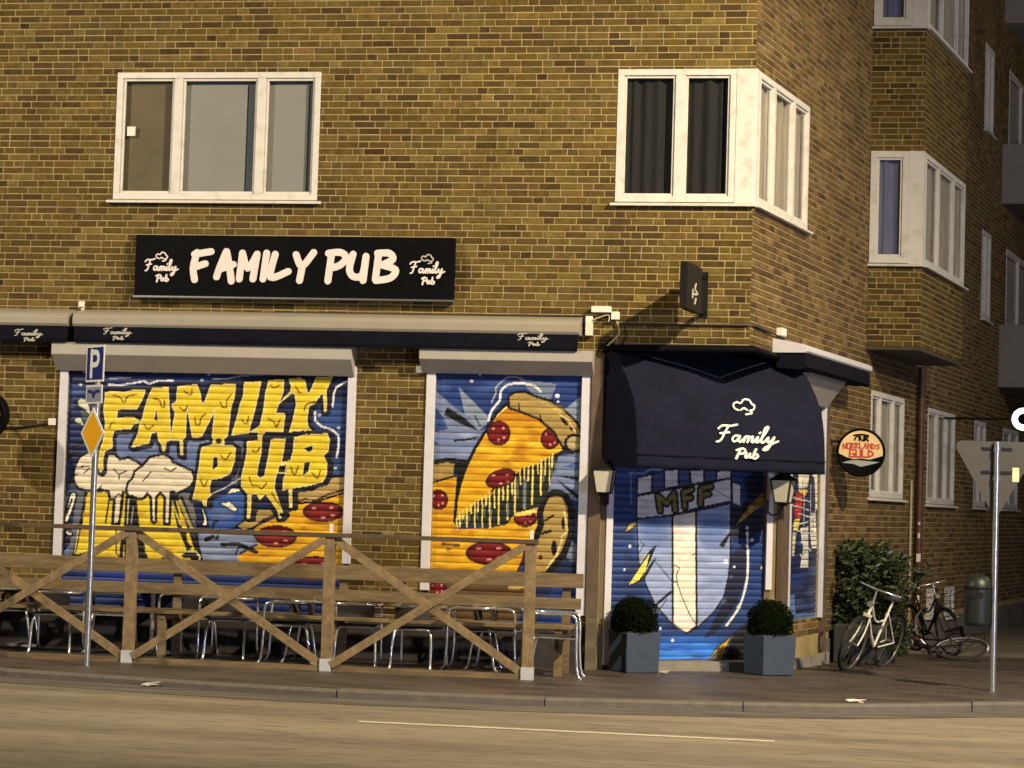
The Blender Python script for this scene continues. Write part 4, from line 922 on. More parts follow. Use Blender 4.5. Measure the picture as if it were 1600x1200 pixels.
mxx = nt.nodes.new('ShaderNodeMix'); mxx.data_type = 'RGBA'; mxx.blend_type = 'MULTIPLY'; mxx.inputs['Factor'].default_value = 1
nt.links.new(tc.outputs['Object'], mp.inputs['Vector']); nt.links.new(mp.outputs['Vector'], nn.inputs['Vector']); nt.links.new(nn.outputs['Fac'], rr_.inputs['Value'])
src = bs.inputs['Base Color'].links[0].from_socket; nt.links.new(src, mxx.inputs['A']); nt.links.new(rr_.outputs['Result'], mxx.inputs['B']); nt.links.new(mxx.outputs['Result'], bs.inputs['Base Color'])
a, b = G(560, 1127, -.081), G(1210, 1158, -.081)
mb = MB(); d = (b-a).normalized(); w = V((-d.y, d.x, 0))*.06
mb.quad(a-w, b-w, b+w, a+w); mk = mb.build('road_line', M_mark); tag(mk, kind='structure')
# gutter strip + kerb stones
mb = MB(); x = -24.0; r = random.Random(2)
joints = [G(525, 1077).x, G(850, 1090).x, G(1160, 1098).x]
js = [-24+i*1.9 for i in range(5)]; js = [j for j in js if j < joints[0]-1.5]+joints
while js[-1] < 30: js.append(js[-1]+r.uniform(1.5, 2.2))
for x0, x1 in zip(js[:-1], js[1:]):
    x0 += .012; n = max(1, int((x1-x0)/.4)); dz = r.uniform(-.006, .008)
    for i in range(n):
        p = x0+(x1-x0)*i/n; q = x0+(x1-x0)*(i+1)/n; h = .0+dz
        A, B = kerby(p), kerby(q)
        mb.add([(p, A, -.13), (q, B, -.13), (q, B+.128, -.13), (p, A+.128, -.13), (p, A+.02, h), (q, B+.02, h), (q, B+.128, h+.003), (p, A+.128, h+.003), (p, A, h-.025), (q, B, h-.025)],
               [(0, 1, 9, 8), (8, 9, 5, 4), (4, 5, 6, 7), (2, 3, 7, 6)] + ([(0, 8, 4, 7, 3)] if i == 0 else []) + ([(1, 2, 6, 5, 9)] if i == n-1 else []))
tag(mb.build('kerb', M_kerb), kind='structure')
mb = MB()
for x0, x1 in zip(xs[:-1], xs[1:]): mb.quad((x0, kerby(x0)-.62, -.081), (x1, kerby(x1)-.62, -.081), (x1, kerby(x1), -.081), (x0, kerby(x0), -.081))
tag(mb.build('gutter', mat('gutter_asphalt', (.115, .10, .09), .6, var=.5, scale=2, bump=.3, stretch=(.4, 2, 1), stain=((.05, .045, .042), 3, .7))), kind='structure')
def litter(px, py, s, label, z=-.08):
    p = G(px, py, z); r = random.Random(px); mb = MB(); n = 9
    c = V((p.x, p.y, z+.012)); vs = [c+V((0, 0, .035*s))]
    for i in range(n): a = 2*math.pi*i/n; vs.append(c+V((math.cos(a)*.11*s*r.uniform(.6, 1.3), math.sin(a)*.06*s*r.uniform(.6, 1.3), r.uniform(-.008, .02))))
    mb.add(vs, [(0, 1+i, 1+(i+1) % n) for i in range(n)]); mb.add([vs[1]+V((.02, .0, .03)), vs[3], vs[5], vs[7]], [(0, 1, 2, 3)])
    ob = mb.build('litter', M_paper); s_ = ob.modifiers.new('s', 'SOLIDIFY'); s_.thickness = .004
    tag(ob, label, 'litter')
litter(231, 1073, .8, 'crumpled white paper litter in the gutter left of centre'); litter(1335, 1098, .75, 'white crumpled litter on the kerb near the bicycles', .0); litter(1035, 1054, .5, 'small white scrap on the pavement before the left planter', .0)

# ------------------------------------------------------------------ terrace railing
posts = [G(205, 1035), G(515, 1045), G(824, 1062)]
dxp = posts[1].x-posts[0].x
YR = [p.y for p in posts]; print('posts', posts)
sl_ = (posts[2].y-posts[0].y)/(posts[2].x-posts[0].x)
posts = [V((posts[0].x-dxp, posts[0].y-sl_*dxp, 0))]+[V((posts[0].x+(posts[2].x-posts[0].x)*t, posts[0].y+(posts[2].y-posts[0].y)*t, 0)) for t in (0, .5, 1)]
PD = (posts[3]-posts[0]).normalized(); PN = V((PD.y, -PD.x, 0))
RF = Fr(posts[0], PD, PN)
PU = [RF.hit(px, py)[0] for px, py in ((-106, 950), (203, 950), (513, 950), (827, 950))]
ztr = RF.hit(520, 833)[1]; print('rail', PU, ztr, RF.hit(203, 825), RF.hit(827, 842))
rl = thing('terrace_railing', 'brown timber terrace railing with crossed braces along the pavement', 'railing', posts[0])
for i, u in enumerate(PU):
    mb = MB(); mb.fbox(RF, u-.055, u+.055, -.05, .05, .0, ztr-.045); po = mb.build('post', M_wood2, rl, bevel=.004)
    mb = MB(); mb.fbox(RF, u-.062, u+.062, -.056, .056, .0, .13); mb.build('post_shoe', M_zinc, po)
    if i >= 1:
        mb = MB(); mb.fbox(RF, u-.012, u+.022, -.02, .02, ztr+.004, ztr+.10); mb.build('lamp_stub', M_paper, po) if i > 1 else None
mb = MB(); mb.fbox(RF, PU[0]-1.5, PU[3]+.07, -.07, .07, ztr-.044, ztr); mb.build('top_rail', mat('dark_rail_wood', (.085, .055, .03), .8, var=.3, scale=7, bump=.3), rl, bevel=.004)
for i in range(3):
    a, b = PU[i]+.06, PU[i+1]-.06
    for k, (p, q) in enumerate((((a, ztr-.07), (b, .07)), ((b, ztr-.07), (a, .07)))):
        mb = MB(); n = .016+k*.033
        A, B = RF.P(p[0], n, p[1]), RF.P(q[0], n, q[1]); mb.beam(A, B, .03, .085, up=V((0, 0, 1))) if False else None
        d = V((q[0]-p[0], q[1]-p[1], 0)).normalized(); w = V((-d.y, d.x, 0))*.042
        pl = [(p[0]-w.x, p[1]-w.y), (q[0]-w.x, q[1]-w.y), (q[0]+w.x, q[1]+w.y), (p[0]+w.x, p[1]+w.y)]
        mb.prism(pl, lambda a_, b_, n_: RF.P(a_, n_, b_), n-.015, n+.015); mb.build('brace', M_wood2, rl)
mb = MB(); mb.fbox(RF, PU[0]-1.5, PU[3]-.06, -.045, .045-.01, .0, .055); mb.build('ground_beam', M_wood, rl)
# ------------------------------------------------------------------ long benches against the wall
YB = .75
BFr = Fr((0, -YB, 0), (1, 0, 0), (0, -1, 0))
ubl, ubr = -13.5, BFr.hit(912, 900)[0]
zp1 = (BFr.hit(520, 905)[1], BFr.hit(520, 883)[1]); zp2 = (BFr.hit(520, 938)[1], BFr.hit(520, 921)[1]); print('planks', zp1, zp2)
bn = thing('long_bench', 'long weathered timber bench with plank back under the shutters', 'bench', (ubr, -YB, 0))
mb = MB(); mb.fbox(BFr, ubl, ubr, -.015, .025, *zp1); mb.build('back_plank', M_wood, bn, bevel=.004)
mb = MB(); mb.fbox(BFr, ubl, ubr-.02, -.015, .025, *zp2); mb.build('back_plank', M_wood, bn, bevel=.004)
for k, (n0, n1_) in enumerate(((.07, .21), (.23, .37), (.39, .52))):
    mb = MB(); mb.fbox(BFr, ubl, ubr-.05, n0, n1_, .50, .54); mb.build('seat_plank', M_wood, bn, bevel=.004)
for px in (-40, 275, 535, 884):
    u = BFr.hit(px, 950)[0]
    mb = MB(); mb.fbox(BFr, u-.045, u+.045, -.06, -.016, 0, zp1[1]-.01); mb.fbox(BFr, u-.04, u+.04, -.06, .5, .44, .499); mb.fbox(BFr, u-.04, u+.04, .42, .49, 0, .439); mb.build('support', M_wood, bn)
# ------------------------------------------------------------------ cafe chairs and tables
def make_chair():
    t = thing('cafe_chair', 'aluminium cafe chair', 'chair', (0, 0, 0), 'aluminium cafe chairs on the terrace', local=True)
    for s in (-1, 1):
        mb = MB(); mb.tube(smooth_pts([(s*.27, .29, 0), (s*.26, .25, .06), (s*.255, .23, .3), (s*.255, .225, .58), (s*.26, .18, .665), (s*.265, 0, .675), (s*.255, -.16, .675), (s*.21, -.235, .68), (s*.12, -.268, .685)], 5), .015, 8)
        mb.build('front_leg', M_alu, t)
    mb = MB(); mb.tube(smooth_pts([(-.12, -.268, .685), (0, -.275, .687), (.12, -.268, .685)], 5), .015, 8); mb.build('back_frame', M_alu, t)
    mb = MB(); mb.tube(smooth_pts([(-.24, -.33, 0), (-.225, -.29, .05), (-.215, -.25, .3), (-.19, -.225, .415), (-.13, -.215, .432), (.13, -.215, .432), (.19, -.225, .415), (.215, -.25, .3), (.225, -.29, .05), (.24, -.33, 0)], 5), .015, 8); mb.build('rear_leg_loop', M_alu, t)
    mb = MB(); mb.tube([(-.25, .2, .42), (-.2, -.21, .425)], .01, 6); mb.tube([(.25, .2, .42), (.2, -.21, .425)], .01, 6); mb.tube([(-.25, .2, .42), (.25, .2, .42)], .01, 6); mb.build('seat_frame', M_alu, t)
    mb = MB(); mb.box((0, 0, .443), (.43, .42, .018)); mb.build('seat', M_weave, t, bevel=.006)
    mb = MB(); vs = []
    for i in range(9):
        a = (i/8-.5); x = a*.40; y = -.262-.03*math.cos(a*3)+.012
        for z in (.50, .55, .61, .665): vs.append((x, y-.02*(z-.6), z))
    mb.add(vs, [(i*4+j, (i+1)*4+j, (i+1)*4+j+1, i*4+j+1) for i in range(8) for j in range(3)]); mb.sm = True
    o = mb.build('backrest', M_weave, t); s = o.modifiers.new('s', 'SOLIDIFY'); s.thickness = .014
    return t
def dup(root, loc, rz, label=None):
    r = root.copy(); COL.objects.link(r); r.location = loc; r.rotation_euler = (0, 0, rz)
    if label: r['label'] = label
    for ch in list(root.children):
        c = ch.copy(); COL.objects.link(c); c.parent = r
        for g in list(ch.children):
            d = g.copy(); COL.objects.link(d); d.parent = c
    return r
ch0 = make_chair()
R_ = math.radians
chairs = [(14, 1010, 100, 'aluminium cafe chair cut by the left edge of the frame'), (86, 1019, 8, 'aluminium cafe chair nearest the left, back to the street, left of the parking sign pole'), (176, 1018, -75, 'aluminium cafe chair turned sideways just right of the parking sign pole'),
          (292, 1024, 170, 'aluminium cafe chair right of the second railing post under the left mug'), (358, 1029, 4, 'aluminium cafe chair with its loop leg at the middle of the left crossed brace'),
          (448, 1036, 97, 'aluminium cafe chair turned left just before the middle railing post'), (492, 1034, -90, 'aluminium cafe chair with its side hidden by the middle railing post'), (556, 1040, 10, 'aluminium cafe chair right after the middle railing post'),
          (652, 1045, -4, 'aluminium cafe chair below the crossing of the right hand brace'), (735, 1045, 92, 'aluminium cafe chair turned left, first of a back to back pair'), (778, 1046, -92, 'aluminium cafe chair turned right, second of a back to back pair'),
          (868, 1058, -86, 'aluminium cafe chair standing outside the last railing post by the wall base')]
for i, (px, py, rz, lb) in enumerate(chairs):
    p = G(px, py); 
    if i == 0: ch0.location = p; ch0.rotation_euler = (0, 0, R_(rz)); ch0['label'] = lb
    else: dup(ch0, p, R_(rz), lb)
def make_table():
    t = thing('cafe_table', 'round dark cafe table', 'table', (0, 0, 0), 'round dark cafe tables on the terrace', local=True)
    mb = MB(); mb.lathe((0, 0, 0), [(0, .74), (.33, .74), (.35, .73), (.35, .715), (.33, .705), (0, .705)], 32); mb.build('tabletop', M_tabletop, t)
    mb = MB(); mb.tube([(0, 0, .04), (0, 0, .705)], .028, 10); mb.build('pedestal', M_alu, t)
    mb = MB(); mb.lathe((0, 0, 0), [(.0, .05), (.06, .045), (.21, .02), (.215, .0)], 24); mb.build('foot', M_alu, t); return t
tb = make_table()
tabs = [(236, 1019, 'round dark cafe table behind the second railing post'), (405, 1021, 'round dark cafe table left of the middle railing post'), (612, 1030, 'round dark cafe table behind the right hand brace'), (830, 1036, 'round dark cafe table hidden behind the last railing post'), (40, 1008, 'round dark cafe table at the far left of the terrace')]
for i, (px, py, lb) in enumerate(tabs):
    p = G(px, py)
    if i == 0: tb.location = p; tb['label'] = lb
    else: dup(tb, p, .3*i, lb)

# ------------------------------------------------------------------ planters by the door
def planter(px, py, label):
    c = G(px, py); F = Fr(c, CHF.d, CHF.n)
    t = thing('planter', label, 'planter', c, 'box planters flanking the door')
    z = .44; a, b = .0, .43
    mb = MB(); P = F.P
    ob = [(a, -b, 0), (b, -b, 0), (b, 0, 0), (a, 0, 0)]; e = .012
    mb.hexa([P(a+e, -b+e, 0.002), P(b-e, -b+e, .002), P(b-e, -e, .002), P(a+e, -e, .002), P(a, -b, z), P(b, -b, z), P(b, 0, z), P(a, 0, z)]); mb.build('box', M_planter, t, bevel=.008)
    mb = MB(); mb.fbox(F, a+.03, b-.03, -b+.03, -.03, z-.001, z+.012); mb.build('soil', M_bark, t)
    cc = F.P(.215, -.215, z+.135); mb = MB(); r = random.Random(px)
    mb.tube([F.P(.215, -.215, z), cc], .02, 6); mb.build('stem', M_bark, t)
    mb = MB(); mb.cur = (.6, .6, .6); mb.lathe(cc, [(.215*math.cos(a_), .215*math.sin(a_)) for a_ in [R__*math.pi/12 for R__ in range(-6, 7)]], 18)
    for _ in range(6500):
        d = V((r.gauss(0, 1), r.gauss(0, 1), r.gauss(0, 1))).normalized()
        rad = .265*(r.uniform(.86, 1.04)+.05*math.sin(d.x*6+px)*math.cos(d.y*5)+.04*math.sin(d.z*8+px)+r.gauss(0, .015)) if r.random() < .85 else .265*r.uniform(.55, .9)
        p = cc+d*rad; n = (d+V((r.gauss(0, .6), r.gauss(0, .6), r.gauss(0, .6)))).normalized(); a_ = n.cross(V((r.random(), r.random(), r.random()))).normalized(); b_ = n.cross(a_); s = r.uniform(.009, .016)
        k = r.uniform(.5, 1.5); mb.cur = (k, k, k); mb.add([p-a_*s, p+b_*s*.6, p+a_*s, p-b_*s*.6], [(0, 1, 2, 3)])
    mb.build('foliage', M_leafd, t); return t
planter(978, 1052, 'blue-grey box planter with clipped ball shrub left of the door shutter')
planter(1192, 1056, 'blue-grey box planter with clipped ball shrub right of the door shutter')
# big laurel shrub in a dark tub
c = GG(1345, 1034); c = SID.P(sz(1340, 1000)[0]-1.0, .55, 0); c.z = gz(c.x, c.y)
c = GG(1351, 1035); c = c+V((.02, 0, 0))
t = thing('laurel_shrub', 'tall bushy laurel shrub in a dark tub against the side wall behind the bicycles', 'shrub', c)
mb = MB(); F = Fr(c, SD, SN); mb.fbox(F, -.5, .5, -.32, .28, 0.002, .5); mb.build('tub', M_planterd, t, bevel=.02)
mb = MB(); r = random.Random(5)
stems = []
for i in range(34):
    b0 = c+V((r.uniform(-.25, .25), r.uniform(-.15, .15), .5)); e = b0+V((r.uniform(-.35, .52), r.uniform(-.3, .3), r.uniform(.3, 1.0)))
    mid = (b0+e)/2+V((r.uniform(-.06, .06),)*3); pts = smooth_pts([b0, mid, e], 4); mb.tube(pts, [.012]*(len(pts)-2)+[.006, .003], 5); stems.append(pts)
mb.build('stem', M_bark, t)
mb = MB()
def leaf(mb, p, d, L, W, r):
    d = d.normalized(); s = d.cross(V((r.gauss(0, 1), r.gauss(0, 1), r.gauss(0, 1)))).normalized(); u = s.cross(d)
    mb.add([p, p+d*L*.35+s*W/2+u*W*.12, p+d*L*.8+s*W*.35, p+d*L-u*L*.12, p+d*L*.8-s*W*.35, p+d*L*.35-s*W/2+u*W*.12, p+d*L*.5-u*W*.05], [(0, 1, 6), (1, 2, 6), (2, 3, 6), (3, 4, 6), (4, 5, 6), (5, 0, 6)])
for pts in stems:
    for q in pts[2:]:
        for _ in range(22): leaf(mb, q+V((r.gauss(0, .05), r.gauss(0, .05), r.gauss(0, .04))), V((r.gauss(0, 1), r.gauss(0, 1), r.uniform(-.5, 1.0))), r.uniform(.07, .13), r.uniform(.03, .05), r)
for _ in range(3300):   # body of the shrub
    a = r.uniform(0, 2*math.pi); z = r.uniform(.12, .98); w = (.47 if z < .7 else .47*(1-((z-.7)/.42)**2))*(.9+.14*math.sin(a*3+z*6)); rad = w*math.sqrt(r.uniform(.55, 1))
    p = c+V((math.cos(a)*rad, math.sin(a)*rad*.62, z)); leaf(mb, p, V((math.cos(a), math.sin(a), r.uniform(-.5, .9))), r.uniform(.06, .12), r.uniform(.028, .045), r)
mb.build('foliage', M_leaf, t)

# ------------------------------------------------------------------ wall lanterns
def lantern(F, px, py, label):
    u, z = F.hit(px, py, .2); o = F.P(u, .2, z-.17)
    t = thing('wall_lantern', label, 'lamp', o, 'tapered wall lanterns beside the door')
    A = Fr(F.P(u, .2, z), F.d, F.n); q = lambda a, b, zz: A.P(a, b, zz)
    w0, w1 = .075, .115; z0, z1 = -.15, .11
    mb = MB(); mb.hexa([q(-w0, w0, z0), q(w0, w0, z0), q(w0, -w0, z0), q(-w0, -w0, z0), q(-w1, w1, z1), q(w1, w1, z1), q(w1, -w1, z1), q(-w1, -w1, z1)]); mb.build('glass', M_lglass, t)
    mb = MB()
    for a, b in ((-1, 1), (1, 1), (1, -1), (-1, -1)): mb.tube([q(a*(w0+.004), b*(w0+.004), z0), q(a*(w1+.004), b*(w1+.004), z1)], .009, 6)
    for w_, z_ in ((w0+.006, z0), (w1+.008, z1)): mb.tube([q(a*w_, b*w_, z_) for a, b in ((-1, 1), (1, 1), (1, -1), (-1, -1))], .010, 6, closed=True)
    mb.hexa([q(-.13, .13, z1), q(.13, .13, z1), q(.13, -.13, z1), q(-.13, -.13, z1), q(-.04, .04, z1+.08), q(.04, .04, z1+.08), q(.04, -.04, z1+.08), q(-.04, -.04, z1+.08)])
    mb.hexa([q(-.05, .05, z1+.08), q(.05, .05, z1+.08), q(.05, -.05, z1+.08), q(-.05, -.05, z1+.08), q(-.03, .03, z1+.11), q(.03, .03, z1+.11), q(.03, -.03, z1+.11), q(-.03, -.03, z1+.11)])
    mb.tube([q(0, 0, z1+.11), q(0, 0, z1+.15)], .012, 6); mb.box(q(0, 0, z0-.02), (.1, .1, .03)); mb.build('cage', M_blackm, t)
    mb = MB(); mb.tube(smooth_pts([q(0, 0, z0-.03), q(0, -.05, z0-.12), q(0, -.14, z0-.14), q(0, -.198, z0-.06)], 5), .012, 6); mb.box(q(0, -.19, z0-.05), (.07, .03, .16), rz=math.atan2(F.d.y, F.d.x)); mb.build('bracket', M_blackm, t)
lantern(FAC, 944, 749, 'tapered wall lantern on the brown column left of the door')
lantern(SID, 1224, 765, 'tapered wall lantern in front of the side shutter, right of the door')

# ------------------------------------------------------------------ projecting sign boards
PJ = Fr(FAC.P(FAC.hit(1099, 470)[0], 0, 0), (-.13, -.9915, 0), (.9915, -.13, 0))   # d points out from the wall
zt = FAC.hit(1080, 428)[1]; zb = FAC.hit(1085, 497)[1]
t = thing('projecting_sign', 'dark worn projecting sign box on arms above the corner canopy', 'sign', PJ.P(0, 0, zb))
mb = MB(); mb.fbox(PJ, .30, 1.0, -.045, .045, zb+.02, zt+.03); mb.build('sign_box', M_blackm, t, bevel=.004)
mb = MB()
for z in (zt-.03, zb+.06): mb.fbox(PJ, .0, .30, -.02, .02, z-.02, z+.02)
mb.fbox(PJ, .0, .015, -.05, .05, zb, zt+.02); mb.build('arm', M_blackm, t)
mb = MB(); strokes(mb, [[(.56, zb+.32), (.58, zb+.26), (.53, zb+.22), (.60, zb+.2)], [(.62, zb+.24), (.63, zb+.16)], [(.56, zb+.16), (.58, zb+.1)]], lambda a, b, n: PJ.P(.65+(a-.58)*2.4, n, b), .024, .046, .003); mb.build('worn_print', M_scriptdim, t)
# round brewery sign on side wall
RS = Fr(SID.P(SID.hit(1297, 712)[0], 0, 0), (1, .03, 0), (.03, -1, 0))
cx, cz = RS.hit(1345, 707); rad = abs(RS.hit(1382, 707)[0]-cx)
t = thing('round_sign', 'round projecting beer sign with red lettering over a dark landscape', 'sign', RS.P(cx, 0, cz-rad))
Mx = Matrix((RS.d, V((0, 0, 1)), RS.n)).transposed()
mb = MB(); mb.lathe(RS.P(cx, 0, cz), [(0, -.07), (rad, -.07), (rad+.012, -.06), (rad+.012, .06), (rad, .075), (rad-.02, .075), (rad-.02, .066), (0, .066)], 40, Mx); mb.build('drum', M_black, t)
fnR = lambda a, b, n: RS.P(cx+a*rad, n, cz+b*rad)
arc = [(.93*math.cos(math.radians(a)), .93*math.sin(math.radians(a))) for a in range(-8, 189, 8)]
mb = MB(); mb.prism(arc+[(-.6, -.22), (-.3, -.3), (0, -.26), (.4, -.3), (.7, -.2)], fnR, .066, .069); mb.build('face', mat('sign_cream', (.72, .52, .26), .4, var=.08), t)
mb = MB(); mb.prism([(-.8, -.46), (-.45, -.36), (-.1, -.33), (.3, -.37), (.8, -.40), (.4, -.52), (.0, -.62), (-.3, -.5)], fnR, .066, .070); mb.build('emblem', mat('sign_lake', (.30, .33, .30), .4), t)
RT = mat('sign_red', (.42, .05, .02), .5)
txt = {'N': [[0, 0, 0, 1], [0, 1, 1, 0], [1, 0, 1, 1]], 'O': [[0, 0, 0, 1], [0, 1, 1, 1], [1, 1, 1, 0], [1, 0, 0, 0]], 'R': [[0, 0, 0, 1], [0, 1, 1, .8], [1, .8, 0, .5], [0, .5, 1, 0]], 'L': [[0, 1, 0, 0], [0, 0, 1, 0]], 'A': [[0, 0, .5, 1], [.5, 1, 1, 0], [.25, .4, .75, .4]],
       'D': [[0, 0, 0, 1], [0, 1, 1, .6], [1, .6, 1, .3], [1, .3, 0, 0]], 'S': [[1, 1, 0, .8], [0, .8, 1, .4], [1, .4, 0, 0]], 'G': [[1, 1, 0, 1], [0, 1, 0, 0], [0, 0, 1, 0], [1, 0, 1, .45], [1, .45, .5, .45]], 'U': [[0, 1, 0, 0], [0, 0, 1, 0], [1, 0, 1, 1]],
       'F': [[0, 0, 0, 1], [0, 1, 1, 1], [0, .5, .7, .5]], 'P': [[0, 0, 0, 1], [0, 1, 1, .9], [1, .9, 1, .6], [1, .6, 0, .5]], 'M': [[0, 0, 0, 1], [0, 1, .5, .4], [.5, .4, 1, 1], [1, 1, 1, 0]]}
def word(mb, s, x0, x1, y0, y1, fn, w, base, arcf=0):
    n = len(s); cw = (x1-x0)/n
    for i, ch in enumerate(s):
        X = x0+cw*i; st = []
        for a, b, c_, d_ in txt[ch]:
            f = lambda u, v: (X+cw*(.12+.72*u), y0+(y1-y0)*v+arcf*(1-((X+cw*u)/.8)**2))
            st.append([f(a, b), f(c_, d_)])
        strokes(mb, st, fn, w, base, .003, sm=False)
mb = MB(); word(mb, 'NORRLANDS', -.78, .80, .12, .34, fnR, .055, .069, .06); word(mb, 'GULD', -.5, .55, -.2, .10, fnR, .075, .0695); mb.build('lettering', RT, t)
mb = MB(); strokes(mb, [[(-.28, .52), (-.2, .68), (-.1, .66), (-.08, .5)], [(-.05, .68), (.0, .55), (.1, .5), (.12, .68)], [(.15, .5), (.18, .68), (.3, .68), (.22, .58), (.3, .5)], [(-.3, .72), (0, .76), (.3, .72)]], fnR, .07, .069, .003); mb.build('emblem', M_black, t)
for pz in (735, 690):
    z = RS.hit(1310, pz)[1]; mb = MB(); mb.fbox(RS, -.08, cx-rad*.8, -.015, .015, z-.02, z+.02); mb.build('bracket', M_blackm, t)
# half hidden round sign at far left
LSg = Fr((0, -.75, 0), (1, 0, 0), (0, -1, 0)); cx, cz = LSg.hit(-24, 648); rad = .28
t = thing('round_sign', 'round black-rimmed sign cut off by the left edge of the frame', 'sign', LSg.P(cx, 0, cz-rad))
Mx = Matrix(((1, 0, 0), (0, 0, -1), (0, 1, 0)))
mb = MB(); mb.lathe(LSg.P(cx, 0, cz), [(0, -.06), (rad, -.06), (rad, .07), (rad-.05, .07), (rad-.05, .06), (0, .06)], 36, Matrix((V((1, 0, 0)), V((0, 0, 1)), V((0, -1, 0)))).transposed()); mb.build('drum', M_black, t)
mb = MB(); mb.lathe(LSg.P(cx, 0, cz), [(0, .064), (rad-.07, .064), (rad-.07, .05)], 36, Matrix((V((1, 0, 0)), V((0, 0, 1)), V((0, -1, 0)))).transposed()); mb.build('face', mat('sign_rose', (.5, .32, .25), .4), t)
mb = MB(); mb.tube([LSg.P(cx-.1, 0, cz+.05), V((cx-.1, 0, cz+.05))], .02, 6); mb.build('bracket', M_blackm, t)
# ------------------------------------------------------------------ junction boxes, cables
def jbox(F, px, py, w, h, label, off=.06, name='junction_box', stalk=0):
    u, z = F.hit(px, py, off); mb = MB(); mb.fbox(F, u-w/2, u+w/2, .006 if not stalk else off-.03, off, z-h/2, z+h/2)
    if stalk: mb.fbox(F, u-.01, u+.01, .006, off-.02, z-h/2-stalk, z-h/2+.001)
    tag(mb.build(name, M_paper, None, bevel=.005), label, 'junction box')
jbox(FAC, 127, 475, .07, .07, 'small cream box on top of the awning cassette at the left', .1, stalk=.08)
jbox(FAC, 80, 659, .08, .08, 'small cream junction box left of the big painted shutter')
jbox(FAC, 656, 577, .09, .08, 'small cream junction box between the two shutter housings')
jbox(FAC, 920, 509, .08, .22, 'upright cream junction box beside the end of the long awning cassette', .09)
jbox(FAC, 939, 483, .22, .07, 'wide cream box above the end of the long awning', .12)
jbox(FAC, 961, 493, .09, .09, 'square cream junction box nearest the canopy', .09)
jbox(SID, 1226, 519, .2, .09, 'small cream box on the cable past the building corner', .08)
def cable(pts, label, m, r=.012, name='cable'):
    mb = MB(); mb.tube(pts, r, 6); tag(mb.build(name, m, None), label, 'cable')
q = lambda F, px, py, o=.03: F.P(*[(lambda h: (h[0], o, h[1]))(F.hit(px, py, o))][0])
cable([q(FAC, 968, 505), q(FAC, 1060, 507), q(FAC, 1168, 508), q(SID, 1182, 510), q(SID, 1205, 520), q(SID, 1226, 530)], 'dark cable crossing the brickwork above the canopy round the corner', M_cable)
cable(smooth_pts([q(FAC, 963, 500, .05), q(FAC, 968, 520, .06), q(FAC, 955, 535, .07), q(FAC, 940, 548, .07)], 4), 'pale loose cable hanging from the boxes above the canopy', M_cablew, .010)
cable(smooth_pts([q(FAC, 926, 500, .1), q(FAC, 950, 492, .08), q(FAC, 951, 503, .08)], 4), 'short pale cable loop between the boxes by the cassette end', M_cablew, .008)
cable([q(FAC, 0, 668), q(FAC, 30, 667), q(FAC, 76, 661)], 'dark cable running to the box at the left of the facade', M_cable)
cable([q(FAC, 0, 487, .02), q(FAC, 500, 489, .02), q(FAC, 915, 494, .02)], 'thin cable along the wall just above the awning cassettes', M_cable, .008)
# ------------------------------------------------------------------ parking sign pole
base = G(135, 1040); t = thing('sign_pole', 'galvanised sign pole with parking plate and yellow priority diamond', 'sign', base)
PF = Fr(base, (math.cos(.74), -math.sin(.74), 0), (-math.sin(.74), -math.cos(.74), 0))
Fc = Fr(base, (1, 0, 0), (0, -1, 0))
ztop = Fc.hit(158, 541)[1]; mb = MB(); mb.tube([base, base+V((0, 0, ztop))], .032, 12); mb.build('pole', M_galv, t)
def plate(px, y0, y1, W, border, colr, name, wide=None):
    z1, z0 = Fc.hit(px, y0)[1], Fc.hit(px, y1)[1]
    mb = MB(); mb.fbox(PF, -W/2, W/2, .034, .042, z0, z1); o = mb.build(name, M_signw, t)
    mb = MB(); b = border; mb.fbox(PF, -W/2+b, W/2-b, .042, .045, z0+b, z1-b); mb.build('face', colr, o)
    return z0, z1, o
z0, z1, o = plate(158, 540, 597, .40, .022, M_blue, 'parking_plate')
h = z1-z0; mb = MB(); strokes(mb, [[(-.07, z0+.06), (-.07, z1-.06)], [(-.07, z1-.075), (.05, z1-.08), (.085, z1-.14), (.05, z1-.20), (-.07, z1-.205)]], lambda a, b, n: PF.P(a, n, b), .055, .0455, .003); mb.build('letter', M_signw, o)
z0, z1, o = plate(156, 602, 631, .36, .02, mat('plate_dim_blue', (.25, .27, .36), .5), 'lower_plate')
mb = MB(); strokes(mb, [[(-.12, z0+.13), (-.03, z0+.12), (0, z0+.07), (.03, z0+.12), (.12, z0+.13)]], lambda a, b, n: PF.P(a, n, b), .03, .0455, .003); mb.build('symbol', M_blue, o)
zt_, zb_ = Fc.hit(155, 637)[1], Fc.hit(154, 717)[1]; zc = (zt_+zb_)/2; hh = (zt_-zb_)/2
PD2 = Fr(base, (math.cos(.75), -math.sin(.75), 0), (-math.sin(.75), -math.cos(.75), 0))
fp = lambda a, b, n: PD2.P(a, n, b)
def dia(s): return [(0, zc-hh*s), (hh*s, zc), (0, zc+hh*s), (-hh*s, zc)]
mb = MB(); mb.prism(dia(1), fp, .034, .042); o = mb.build('priority_plate', M_signw, t)
mb = MB(); mb.prism(dia(.84), fp, .042, .045); mb.build('face', M_yel, o)
